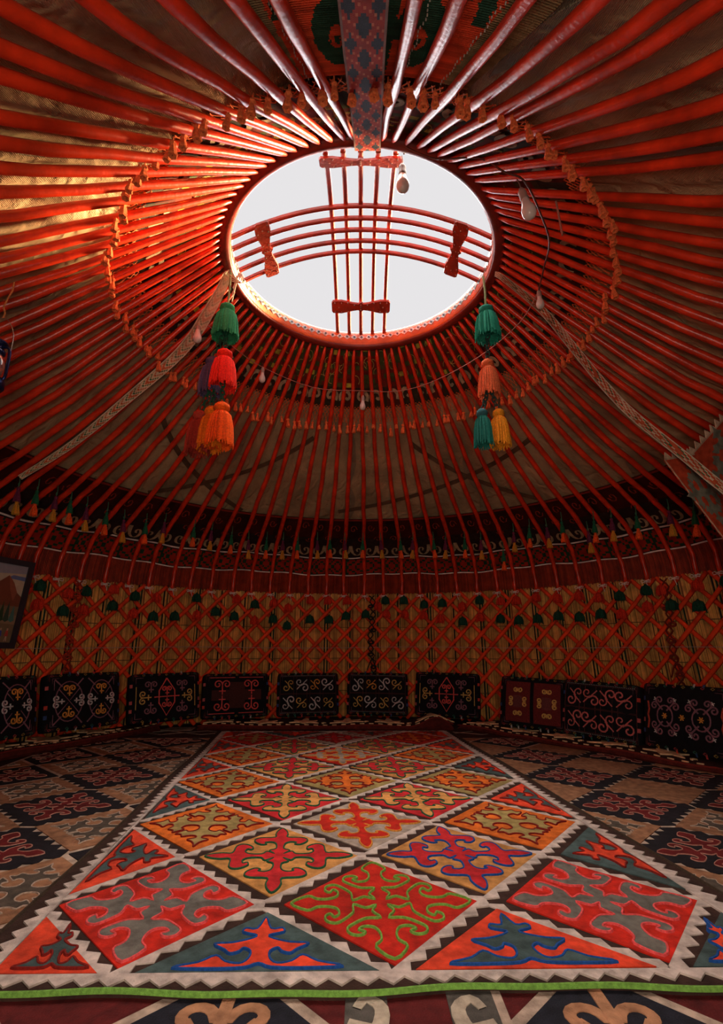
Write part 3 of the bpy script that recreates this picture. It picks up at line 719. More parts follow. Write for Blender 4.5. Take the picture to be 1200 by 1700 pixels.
for key in ('green', 'purple'):
    lst = [a for a, k in order if k == key]
    for i, (a, zc_) in enumerate(lst):
        zt_ = zc_ + .205
        root = put('hanging_tassel', None, None, pol(a, 2.49, zt_)); root.rotation_euler = (rnd.uniform(-.05, .05), rnd.uniform(-.06, .06), -R_(a))
        tag(root, 'small %s tassel, %s such from the left along the eave' % ('green over orange' if key == 'green' else 'purple over yellow', ordn(i + 1)), 'tassel', 'small eave tassels, %s' % ('green over orange' if key == 'green' else 'purple over yellow'))
        put('cord', CM[key][0], root, (0, 0, 0)); put('upper_tuft', CM[key][1], root, (0, 0, -.088)); put('lower_tuft', LM[key], root, (.003, 0, -.180))

# yarn tufts tied on the lattice
TU = [(-70.4, 1.2, 'g'), (-66.3, 1.19, 'r'), (-62.4, 1.07, 'r'), (-62.4, 1.22, 'g'), (-58.2, 1.03, 'g'), (-57.8, 1.18, 'r'), (-55.0, 1.05, 'r'), (-54.9, 1.21, 'g'), (-50.2, 1.25, 'r'), (-50.1, 1.1, 'g'), (-46.3, 1.04, 'r'), (-46.3, 1.2, 'g'), (-42.6, 1.02, 'g'), (-42.4, 1.2, 'r'), (-38.6, 1.03, 'g'), (-34.7, 1.22, 'g'), (-34.4, 1.05, 'r'), (-30.7, 1.09, 'g'), (-26.9, 1.05, 'g'), (-26.6, 1.23, 'r'), (-22.8, 1.18, 'g'), (-22.7, 1.01, 'r'), (-18.9, 1.03, 'g'), (-18.9, 1.2, 'r'), (-15.9, 0.96, 'g'), (-15.8, 1.15, 'r'), (-11.1, 1.03, 'g'), (-11.1, 1.24, 'r'), (-7.3, 1.24, 'r'), (-7.0, 1.03, 'g'), (-3.4, 1.07, 'g'), (-3.2, 1.24, 'r'), (0.9, 1.09, 'g'), (3.6, 1.18, 'r'), (5.2, 1.24, 'g'), (5.4, 1.09, 'r'), (9.2, 1.24, 'g'), (9.3, 1.09, 'r'), (13.4, 1.07, 'r'), (13.5, 1.19, 'g'), (16.8, 1.03, 'r'), (17.4, 1.2, 'g'), (21.5, 1.0, 'g'), (21.6, 1.16, 'r'), (25.1, 1.04, 'r'), (25.2, 1.22, 'g'), (29.2, 1.02, 'g'), (29.5, 1.2, 'r'), (32.7, 1.2, 'r'), (32.8, 1.0, 'g'), (36.5, 1.01, 'g'), (36.6, 1.22, 'r'), (40.5, 1.03, 'g'), (40.7, 1.2, 'r'), (44.4, 1.01, 'g'), (44.8, 1.21, 'r'), (48.2, 1.03, 'g'), (48.2, 1.18, 'r'), (51.8, 1.02, 'r'), (51.9, 1.18, 'g'), (56.3, 1.07, 'r'), (56.5, 1.21, 'g'), (59.0, 1.2, 'r'), (60.2, 1.07, 'g'), (64.3, 1.05, 'g'), (64.7, 1.21, 'r'), (69, 1.1, 'r'), (69, 1.22, 'g')]
def pom_mesh(col, w_, h_, seed):
    mb = MB(); lathe(mb, [(.004, .12 * h_), (.12 * w_, 0), (.38 * w_, -.14 * h_), (.50 * w_, -.42 * h_), (.54 * w_, -.72 * h_), (.42 * w_, -.95 * h_), (.01, -.90 * h_)], 14, ridge=.14, col=col, seed=seed)
    rnd = random.Random(seed)
    for k in range(26):
        a = rnd.uniform(0, 6.28); t = rnd.uniform(.6, 1.25); e = rnd.uniform(.85, 1.15)
        tube(mb, [(w_ * .30 * sin(a), w_ * .30 * cos(a), -.12 * h_), (w_ * .52 * sin(a), w_ * .52 * cos(a), -.5 * h_), (w_ * .56 * e * sin(a), w_ * .56 * e * cos(a), -e * h_)], .0028, 3, col=tuple(c * t for c in col), cap=False)
    return mb
TMS = {'r': pom_mesh((.60, .034, .012), .080, .090, 11).mesh('yarn_tuft', MULTI_YARN), 'g': pom_mesh((.010, .060, .035), .082, .090, 12).mesh('yarn_tuft', MULTI_YARN)}
nc = {}
for a, z, c in TU:
    row = 'upper' if z > 1.12 else 'lower'; k = (c, row); nc[k] = nc.get(k, 0) + 1
    o = put('yarn_tuft', TMS[c], None, pol(a, 2.962, z + .05), rnd.uniform(0, 6))
    tag(o, '%s yarn tuft, %s row on the lattice, %s of them from the left' % ('red' if c == 'r' else 'dark green', row, ordn(nc[k])), 'tuft', '%s yarn tufts, %s row' % ('red' if c == 'r' else 'dark green', row))
# ---------------------------------------------------------------- light string
def bulb(pos, dark, lab, sc=1.0, lean=(0, 0)):
    root = put('light_bulb', None, None, pos, rot=(lean[0], lean[1], 0)); tag(root, lab, 'light bulb', 'bulbs on the light string'); root.scale = (sc,) * 3
    mb = MB(); lathe(mb, [(.002, .100), (.009, .097), (.011, .088), (.0155, .084), (.0165, .075), (.0165, .050), (.0175, .048), (.0170, .038)], 16, col=(.05, .03, .025) if dark else (.36, .29, .25))
    mb.obj('socket', MULTI_PLAIN, root, True)
    mb = MB(); lathe(mb, [(.0150, .040), (.0165, .030), (.0195, .015), (.0245, .002), (.0285, -.012), (.0295, -.024), (.027, -.038), (.019, -.050), (.009, -.0555), (.001, -.057)], 20, col=(.78, .74, .70))
    mb.obj('globe', mat('milk_glass', (.66, .60, .56), 'plain', .2), root, True)
    mb = MB(); tube(mb, [(0, 0, .09), (.003, 0, .12), (0, .003, .15)], .003, 5, col=(.10, .04, .03)); mb.obj('lead', MULTI_PLAIN, root)
    return root
BP = [((.205, 1.99, 2.985), 1, 'hanging bulb in a dark socket silhouetted just below the near crown rim'), ((.762, 1.86, 2.69), 0, 'white bulb in a pale socket near the upper right poles'),
      ((1.105, 2.66, 2.805), 0, 'small white bulb beside the right woven strap'), ((.01, 3.86, 2.72), 0, 'white bulb hanging at the far middle of the light string'),
      ((-.780, 3.53, 2.79), 0, 'white bulb on the far left stretch of the light string'), ((-1.10, 2.94, 2.76), 0, 'warm white bulb left of the green tassel')]
for i, (p, d, l) in enumerate(BP): bulb(p, d, l, (1.12, 1.12, .86, .86, .86, 1.0)[i], ((0, 0), (0, -.2), (0, 0), (0, .05), (0, 0), (0, 0))[i])
wire = [(.212, 1.90, 3.105), (.24, 1.885, 3.06), (.36, 1.87, 2.985), (.55, 1.84, 2.955), (.66, 1.83, 2.86), (.757, 1.85, 2.83), (.88, 2.0, 2.80), (.98, 2.16, 2.78), (1.05, 2.42, 2.85), (1.105, 2.66, 2.885), (1.04, 2.86, 2.80), (.84, 3.12, 2.72), (.56, 3.5, 2.735), (.30, 3.72, 2.77), (.01, 3.86, 2.85), (-.4, 3.77, 2.83), (-.78, 3.53, 2.875), (-.92, 3.22, 2.84), (-1.04, 2.99, 2.86), (-1.10, 2.94, 2.865)]
mb = MB(); tube(mb, catmull(wire[:10], 4), .0048, 5, col=(.10, .030, .022)); tube(mb, catmull(wire[9:], 4), .0030, 5, col=(.42, .16, .12))
tube(mb, [(.212, 1.90, 3.105), (.19, 1.93, 3.13), (.22, 1.92, 3.15), (.21, 1.94, 3.10)], .004, 5, col=(.08, .03, .02))
tag(mb.obj('light_string_cable', MULTI_PLAIN), 'thin electric cable looping below the crown and carrying the bulbs', 'cable')
mb = MB(); tube(mb, [(.93, 1.93, 2.80), (.945, 1.95, 2.73), (.955, 1.96, 2.63)], .005, 5, col=(.40, .16, .11))
tag(mb.obj('loose_cord', MULTI_YARN), 'short loose cord dangling between poles at the upper right', 'cord')
mb = MB()
for i in range(4):
    tube(mb, catmull([(-.85, 2.72, 3.10), (-.83 - .02 * i, 2.71, 3.06 - .01 * i), (-.80 + .012 * i, 2.72, 3.02 - .01 * i), (-.79, 2.725, 3.07), (-.82, 2.72, 3.0 - .05 * i)], 4), .004, 4, col=(.55, .48, .34))
tag(mb.obj('knotted_twine', MULTI_YARN), 'pale twine knotted on the left crown rim above the green tassel', 'twine')

# ---------------------------------------------------------------- lantern
lp = (-1.62, 1.962, 1.8245)
lan = put('hurricane_lantern', None, None, lp); lan.scale = (.9, .9, .9); tag(lan, 'blue metal hurricane lantern hanging on a wire at the left edge', 'lantern')
BL = (.035, .05, .16)
mb = MB(); lathe(mb, [(.002, 0), (.055, 0), (.062, .010), (.062, .045), (.050, .060), (.030, .066), (.028, .075)], 24, col=BL); mb.obj('fuel_tank', mat('blue_enamel', None, 'metal', .25), lan, True)
mb = MB(); lathe(mb, [(.028, .072), (.040, .085), (.047, .115), (.044, .150), (.032, .180), (.029, .186)], 24, col=(.9, .85, .8)); mb.obj('glass_chimney', mat('lantern_glass', (.95, .9, .85), 'glass'), lan, True)
mb = MB(); lathe(mb, [(.030, .183), (.040, .190), (.040, .205), (.032, .212), (.032, .238), (.046, .243), (.044, .252), (.020, .268), (.002, .272)], 24, col=BL); mb.obj('cap', mat('blue_enamel', None, 'metal', .25), lan, True)
for s in (-1, 1):
    mb = MB(); tube(mb, catmull([(s * .052, 0, .045), (s * .068, 0, .06), (s * .070, 0, .13), (s * .068, 0, .20), (s * .055, 0, .222), (s * .032, 0, .225)], 4), .0075, 8, col=BL); mb.obj('side_tube', mat('blue_enamel', None, 'metal', .25), lan, True)
mb = MB(); tube(mb, catmull([(-.072, 0, .20), (-.068, 0, .30), (-.03, 0, .375), (0, 0, .39), (.03, 0, .375), (.068, 0, .30), (.072, 0, .20)], 4), .0022, 5, col=(.4, .38, .36)); mb.obj('bail_wire', mat('wire_metal', None, 'metal', .3), lan)
mb = MB(); tube(mb, [(0, 0, .39), (.004, 0, .42), (-.006, -.004, .45), (0, 0, .50), (.01, .01, .56), (.0, .02, .62)], .004, 5, col=(.62, .24, .08)); mb.obj('hanging_loop', MULTI_YARN, lan)

# ---------------------------------------------------------------- framed painting
pc = pol(-71.6, 2.80, .0); 
pic = put('framed_painting', None, None, (pc.x - .02, pc.y - .06, .735)); pic.rotation_euler = (R_(5), R_(1), R_(71.6) * 1.0)
# local: x to the right (seen from inside), y outward, z up
tag(pic, 'dark-framed landscape painting hanging on the lattice at the left edge', 'picture')
PWd, PH = .60, .64
mb = MB()
for c, d in (((0, 0, .02), (PWd, .03, .042)), ((0, 0, PH - .02), (PWd, .03, .042)), ((-PWd / 2 + .02, 0, PH / 2), (.042, .03, PH - .08)), ((PWd / 2 - .02, 0, PH / 2), (.042, .03, PH - .08))): box(mb, c, d, (.020, .018, .026))
mb.obj('frame', MULTI_PLAIN, pic)
mb = MB(); f = lambda x, y, h: Vector((x, -.001 - h * .3, y))
X = PWd / 2 - .035
def poly(pts, c, h): plate(mb, pts, h - .002, h, f, c)
poly([(-X, .03), (X, .03), (X, PH - .03), (-X, PH - .03)], (.42, .36, .26), .002)
poly([(-X, .50), (X, .545), (X, .60), (-X, .61)], (.24, .25, .30), .004); poly([(.12, .50), (X, .49), (X, .52), (.16, .525)], (.10, .15, .30), .005)
poly([(-X, .30), (-X, .43), (-.16, .52), (-.08, .47), (0, .49), (.06, .46), (.13, .52), (.18, .47), (.22, .40), (X, .37), (X, .27)], (.16, .045, .022), .006)
poly([(.13, .52), (.18, .47), (.22, .40), (.20, .34), (.16, .42)], (.24, .075, .04), .008)
poly([(-X, .03), (X, .03), (X, .30), (-X, .31)], (.16, .11, .06), .008)
poly([(-X, .20), (X, .17), (X, .235), (-X, .26)], (.22, .15, .09), .010)
rnd = random.Random(2)
for i in range(12):
    x = -.24 + .042 * i; h = .10 + rnd.uniform(0, .06)
    if x > X - .03: break
    poly([(x - .022, .20), (x, .20 + h), (x + .022, .20), (x, .185)], ((.02, .05, .02), (.03, .06, .04), (.05, .14, .12))[i % 3], .012 + .0005 * i)
for x, c in ((.165, (.04, .05, .30)), (.215, (.40, .05, .04))):
    poly([(x - .014, .085), (x - .008, .125), (x + .008, .125), (x + .014, .085)], c, .020); poly([(x - .010, .05), (x - .004, .085), (x + .006, .085), (x + .010, .05), (x + .004, .05), (x, .075), (x - .005, .05)], (.45, .30, .22), .020)
    poly([(x - .006, .125), (x - .006, .142), (x + .006, .142), (x + .006, .125)], (.40, .26, .18), .021)
mb.obj('canvas', MULTI_PLAIN, pic)

# ---------------------------------------------------------------- hanging felt at the right edge
MOT = {}
MOT['A'] = [(.06, .06), (.11, .17), (.04, .29), (.18, .30), (.29, .375), (.375, .47), (.345, .56), (.26, .58), (.21, .53), (.27, .49), (.21, .44), (.12, .46), (.075, .55), (.08, .66), (.14, .76), (0, .93)]
MOT['B'] = [(.06, .06), (.13, .16), (.05, .22), (.06, .38), (.13, .44), (.21, .42), (.19, .37), (.26, .355), (.34, .43), (.355, .52), (.28, .58), (.085, .60), (.085, .72), (.06, .84), (0, .93)]
MOT['C'] = [(.11, .11), (.08, .25), (.13, .34), (.22, .37), (.27, .32), (.34, .385), (.40, .47), (.31, .48), (.27, .57), (.16, .53), (.06, .55), (.05, .63), (.16, .69), (.08, .76), (.03, .84), (0, .95)]
def full_motif(k, sub=3):
    h = MOT[k]; arm = [(-x, y) for x, y in h[::-1]][:-1][::1]
    left = [(-x, y) for x, y in h[1:]]            # from inner notch to tip, mirrored
    one = [h[0]] + h[1:]                           # right side up to the tip
    pts = []
    # go round anticlockwise: up arm right side (inner->tip), then left side (tip->inner), then the left arm ...
    for q in range(4):
        c, s = cos(q * pi / 2), sin(q * pi / 2)
        seq = one + left[::-1][1:]
        pts += [(x * c - y * s, x * s + y * c) for x, y in seq]
    return catmull(pts, sub, True)
FULL = {k: full_motif(k) for k in MOT}
TRI = [(0, .10), (.12, .045), (.40, .03), (.76, .045), (.54, .12), (.40, .22), (.30, .13), (.17, .10), (.10, .17), (.09, .28), (.16, .335), (.20, .28), (.28, .25), (.34, .31), (.45, .40), (.28, .42), (.12, .48), (.06, .54), (.20, .60), (.18, .67), (.07, .66), (0, .87)]
TRIF = catmull(TRI + [(-x, y) for x, y in TRI[::-1][1:-1]], 3, True)
OD = (.45, .05, .018); GY = (.16, .15, .12)
hf = put('hanging_felt', None, None, (1.717, 2.397, 1.599)); tag(hf, 'red and grey patterned felt with cream toothed edge folded at the right edge', 'felt hanging')
def near(p): return Vector((p[0] * .85, p[1] * .85, .74 + (p[2] - .74) * .85))
def hang(P, nm, motif, cen, sc):
    A, B, Cc = [near(p) for p in P]    # origin corner, u edge, v edge
    u = (B - A); v = (Cc - A); n_ = u.cross(v).normalized()
    if n_.y > 0: n_ = -n_
    f = lambda x, y, h: A + u * x + v * y + n_ * h - Vector((1.717, 2.397, 1.599))
    return f
f1 = hang(((1.94, 2.77, 1.83), (2.42, 2.88, 2.27), (2.40, 3.00, 1.30)), '', 0, 0, 0)
f2 = hang(((1.75, 2.72, 1.785), (1.965, 2.775, 1.84), (2.12, 2.84, 1.08)), '', 0, 0, 0)
def felt_piece(f, poly_, teeth, cords, mots, dark=None):
    mb = MB(); plate(mb, poly_, -.006, 0, f, OD); pan = mb.obj('felt_panel', MULTI_FELT, hf)
    mb = MB()
    for a, b, n_, dp, sd in teeth:
        z = zigzag(a, b, n_, dp, sd); plate(mb, z + [b, a][::1][1:] if False else z, .0, .004, f, (.55, .38, .26))
        ribbon(mb, [a, b], .02 * .6, .004, f, col=(.50, .33, .22), flat=True)
    mb.obj('toothed_edge', MULTI_FELT, pan)['kind'] = 'stuff'
    for (cx_, cy_), (sx, sy), k in mots:
        mb = MB(); plate(mb, [(cx_ + x * sx, cy_ + y * sy) for x, y in FULL[k]], .0, .005, f, (.17, .16, .12)); mb.obj('motif', MULTI_FELT, pan)
felt_piece(f1, [(0, 0), (1, 0), (1, .75), (0, .62)], [((0, .0), (1, .0), 11, .06, -1)], [], [((.42, .28), (.44, .34), 'C'), ((.85, .40), (.30, .30), 'A')])
felt_piece(f2, [(0, 0), (1, 0), (1.9, .45), (1.9, 1.0), (.95, 1.0), (0, .06)][:2] + [(1.55, .55), (1.2, 1.02), (.62, 1.02)], [((0, 0), (1, 0), 4, .055, -1), ((0, 0), (.62, 1.02), 13, .02, 1)], [], [((.62, .30), (.62, .30), 'C'), ((.98, .76), (.52, .26), 'A')])
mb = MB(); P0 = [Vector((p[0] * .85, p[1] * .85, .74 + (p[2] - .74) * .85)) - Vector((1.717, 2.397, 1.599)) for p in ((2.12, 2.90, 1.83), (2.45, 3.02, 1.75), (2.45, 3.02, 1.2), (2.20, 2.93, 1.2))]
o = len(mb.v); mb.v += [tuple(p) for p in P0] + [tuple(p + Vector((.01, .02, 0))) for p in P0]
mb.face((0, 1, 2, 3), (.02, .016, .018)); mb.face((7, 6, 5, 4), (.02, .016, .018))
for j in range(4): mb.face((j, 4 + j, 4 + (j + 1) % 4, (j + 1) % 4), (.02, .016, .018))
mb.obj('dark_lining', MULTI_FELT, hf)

# ---------------------------------------------------------------- rugs
CRM = (.52, .42, .37); BRN = (.040, .018, .013)
COL = dict(red=(.50, .018, .008), crim=(.48, .018, .022), oran=(.60, .125, .014), yel=(.52, .235, .065), oliv=(.30, .215, .075), grey=(.145, .130, .110), teal=(.055, .085, .082), ored=(.68, .055, .020),
           lgrey=(.33, .26, .21), pink=(.75, .09, .09), green=(.17, .36, .06), dgreen=(.02, .10, .045), blue=(.012, .07, .28), dred=(.20, .012, .008), gold=(.62, .25, .04), navy=(.012, .012, .022))
rnd = random.Random(6)
def vary(c, t=.08): q = rnd.uniform(1 - t, 1 + t); return tuple(x * q for x in c)
def rug_f(u, v, h):
    return Vector((.07 + u - .10 * v + .006 * sin(v * 4 + u), 1.72 + v + .020 * u + .004 * sin(u * 5), .012 + h))
rug = None
mb = MB(); hw = 1.030; V0, V1 = -.385, 3.17
def edge(u0, v0, u1, v1, n): return [(u0 + (u1 - u0) * i / n, v0 + (v1 - v0) * i / n) for i in range(n)]
def wob(u, v): return (u, v + (.006 * sin(u * 7) + .004 * sin(u * 17) if v < V0 + .01 else 0))
outl = [wob(*p) for p in edge(-hw, V0, hw, V0, 24) + edge(hw, V0, hw, V1, 24) + edge(hw, V1, -hw, V1, 12) + edge(-hw, V1, -hw, V0, 24)]
plate(mb, outl, -.011, 0, rug_f, BRN)
rug = mb.obj('diamond_rug', MULTI_FELT); tag(rug, 'large central felt rug of red, orange and yellow diamonds with a green cord edge', 'rug')
mb = MB(); ribbon(mb, [(u, v - .004) for u, v in [wob(*p) for p in edge(-hw, V0, hw, V0, 60) + [(hw, V0)]]], .0095, .009, rug_f, col=COL['green']); mb.obj('edge_cord', MULTI_YARN, rug)
mb = MB()  # frayed side cords
for s in (-1, 1):
    mb = MB(); ribbon(mb, edge(s * hw, V0, s * hw, V1, 40), .010, .006, rug_f, col=(.05, .03, .018)); mb.obj('side_cord', MULTI_YARN, rug)
a_, b_ = .325, .345        # half diagonals of a cell
G = .022                    # half lane
ai, bi = a_ - .043, b_ - .045
SH = .013                   # panels sit left of the cell centre because the cream strip runs on their right
STK = [0]
def cell(cx, cv, bg, mo, oc, kind, part='full'):
    f = lambda x, y, h: rug_f(cx + x, cv + y, h)
    sh = -.012
    if part == 'full': P = [(-ai + sh, 0), (sh, -bi), (ai + sh, 0), (sh, bi)]
    elif part == 'up': P = [(-ai + sh, .028), (ai + sh, .028), (sh, bi)]
    elif part == 'down': P = [(sh, -bi), (ai + sh, -.028), (-ai + sh, -.028)]
    elif part == 'right': P = [(.028, -bi + .02), (ai + sh, 0), (.028, bi - .02)]
    elif part == 'left': P = [(-ai + sh, 0), (-.034, -bi + .02), (-.034, bi - .02)]
    elif part == 'ur': P = [(.028, .028), (ai + sh, .028), (.028, bi - .02)]
    elif part == 'ul': P = [(-.034, bi - .02), (-ai + sh, .028), (-.034, .028)]
    elif part == 'lr': P = [(.028, -.028), (.028, -bi + .02), (ai + sh, -.028)]
    else: P = [(-.034, -.028), (-ai + sh, -.028), (-.034, -bi + .02)]
    mb = MB(); plate(mb, P, 0, .0035, f, vary(COL[bg])); pan = mb.obj('diamond_panel' if part == 'full' else 'triangle_panel', MULTI_FELT, rug)
    if part == 'full': q_ = .90 if kind == 'C' else 1.0; pts = [(sh + x * ai * q_, y * bi * q_) for x, y in FULL[kind]]
    else:
        if part == 'up': g = lambda x, y: (sh + x * ai * .93, .03 + y * (bi - .03))
        elif part == 'down': g = lambda x, y: (sh - x * ai * .93, -.03 - y * (bi - .03))
        elif part == 'right': g = lambda x, y: (.032 + y * (ai - .04), -x * bi * .88)
        elif part == 'left': g = lambda x, y: (-.038 - y * (ai - .04), x * bi * .88)
        else:
            sx = 1 if part[1] == 'r' else -1; sy = 1 if part[0] == 'u' else -1
            g = lambda x, y: (sx * (.03 + .10 + .12 * (x * .9) ) - sx * .03 * y, sy * (.04 + y * .22)) if False else (sx * (.035 + max(0, (x + 1) / 2 * .24 * (1 - y * .4))), sy * (.035 + y * .26 * .9))
        pts = [g(x, y) for x, y in TRIF]
    if mo:
        mb = MB(); plate(mb, pts, .0035, .0065, f, vary(COL[mo])); m_ = mb.obj('motif', MULTI_FELT, pan)
    mb = MB(); ribbon(mb, pts, .0085, .0085, f, col=COL[oc], closed=True); mb.obj('outline_cord', MULTI_YARN, pan)
    # cream toothed strips along the right-hand edges, teeth pointing away from the panel
    strips = []
    if part in ('full', 'up', 'ul', 'left') or part == 'right' or part == 'ur':
        if part in ('full', 'up'): strips.append(((sh, bi), (ai + sh, 0 if part == 'full' else .028)))
        if part == 'right': strips.append(((.028, bi - .02), (ai + sh, 0)))
        if part == 'ur': strips.append(((.028, bi - .02), (ai + sh, .028)))
    if part in ('full', 'down', 'right', 'lr'):
        lo = {'full': ((ai + sh, 0), (sh, -bi)), 'down': ((ai + sh, -.028), (sh, -bi)), 'right': ((ai + sh, 0), (.028, -bi + .02)), 'lr': ((ai + sh, -.028), (.028, -bi + .02))}[part]
        strips.append(lo)
    mb = MB()
    for A, B in strips:
        dx, dy = B[0] - A[0], B[1] - A[1]; L = math.hypot(dx, dy); n_ = max(3, int(L / .052)); nx, ny = dy / L * -1, dx / L
        if nx < 0: nx, ny = -nx, -ny
        z = []; w0, w1 = .014, .025; ex = .030 / L
        A2 = (A[0] - dx * ex, A[1] - dy * ex); B2 = (B[0] + dx * ex, B[1] + dy * ex)
        for i in range(n_):
            t0, t1 = i / n_, (i + .5) / n_
            z.append((A2[0] + (B2[0] - A2[0]) * t0 + nx * w0, A2[1] + (B2[1] - A2[1]) * t0 + ny * w0))
            z.append((A2[0] + (B2[0] - A2[0]) * t1 + nx * (w0 + w1), A2[1] + (B2[1] - A2[1]) * t1 + ny * (w0 + w1)))
        z.append((B2[0] + nx * w0, B2[1] + ny * w0)); z += [B2, A2]
        STK[0] += 1; plate(mb, z, 0, .0026 + .0003 * (STK[0] % 5), f, vary(CRM, .05))
    if strips: mb.obj('toothed_strip', MULTI_FELT, rug)
ROWS = {0: [('red', 'grey', 'pink', 'A'), ('red', None, 'green', 'A'), ('red', 'grey', 'pink', 'A')], 2: [('oran', 'oliv', 'dred', 'C'), ('lgrey', 'red', 'gold', 'B'), ('oran', 'oliv', 'dred', 'C')],
        4: [('oran', 'oliv', 'dred', 'C'), ('oliv', 'oran', 'dred', 'C'), ('oliv', 'oran', 'dred', 'C')], 6: [('oran', 'oliv', 'dred', 'C'), ('red', 'lgrey', 'gold', 'B'), ('oran', 'oliv', 'dred', 'C')],
        8: [('red', 'oliv', 'dred', 'C'), ('lgrey', 'crim', 'dred', 'C'), ('red', 'oran', 'dred', 'C')],
        1: [('yel', 'crim', 'dgreen', 'B'), ('yel', 'crim', 'blue', 'B')], 3: [('crim', 'yel', 'dgreen', 'B'), ('crim', 'yel', 'dgreen', 'B')], 5: [('yel', 'crim', 'dgreen', 'B'), ('yel', 'crim', 'dgreen', 'B')], 7: [('yel', 'crim', 'dgreen', 'B'), ('yel', 'crim', 'dgreen', 'B')]}
SIDE = {1: (('ored', 'teal', 'dred'), ('teal', 'ored', 'dred')), 3: (('teal', 'ored', 'dred'), ('ored', 'teal', 'dred')), 5: (('ored', 'teal', 'dred'), ('teal', 'ored', 'dred')), 7: (('ored', 'teal', 'dred'), ('ored', 'teal', 'dred'))}
for k, row in ROWS.items():
    us = (-.65, 0, .65) if k % 2 == 0 else (-.325, .325)
    for u, (bg, mo, oc, kd) in zip(us, row): cell(u, k * .345, bg, mo, oc, kd)
    if k % 2:
        (bg, mo, oc), (bg2, mo2, oc2) = SIDE[k]; cell(-.975, k * .345, bg, mo, oc, 'T', 'right'); cell(.975, k * .345, bg2, mo2, oc2, 'T', 'left')
cell(-.325, -.345, 'teal', 'ored', 'blue', 'T', 'up'); cell(.325, -.345, 'ored', 'teal', 'blue', 'T', 'up'); cell(-.325, 3.105, 'teal', 'ored', 'dred', 'T', 'down'); cell(.325, 3.105, 'lgrey', 'teal', 'dred', 'T', 'down')
cell(-.975, -.345, 'ored', 'teal', 'dred', 'T', 'ur'); cell(.975, -.345, 'teal', 'ored', 'blue', 'T', 'ul'); cell(-.975, 3.105, 'ored', 'teal', 'dred', 'T', 'lr'); cell(.975, 3.105, 'ored', 'teal', 'dred', 'T', 'll')
# border strips
mb = MB()
def border(A, B, nin, n_, w0=.030, w1=.032):
    dx, dy = B[0] - A[0], B[1] - A[1]; z = []
    for i in range(n_):
        t0, t1 = i / n_, (i + .5) / n_
        z.append((A[0] + dx * t0 + nin[0] * w0, A[1] + dy * t0 + nin[1] * w0)); z.append((A[0] + dx * t1 + nin[0] * (w0 + w1), A[1] + dy * t1 + nin[1] * (w0 + w1)))
    z.append((B[0] + nin[0] * w0, B[1] + nin[1] * w0)); z += [B, A]; STK[0] += 1; plate(mb, z, 0, .0042 + .0003 * (STK[0] % 5), rug_f, CRM)
border((-.98, -.322), (.98, -.322), (0, -1), 34, .018, .026); border((-.949, -.34), (-.949, 3.12), (-1, 0), 62, .020, .028); border((.943, -.34), (.943, 3.12), (1, 0), 62, .024, .030); border((-.97, 3.08), (.97, 3.08), (0, 1), 30, .014, .02)
mb.obj('toothed_border', MULTI_FELT, rug)

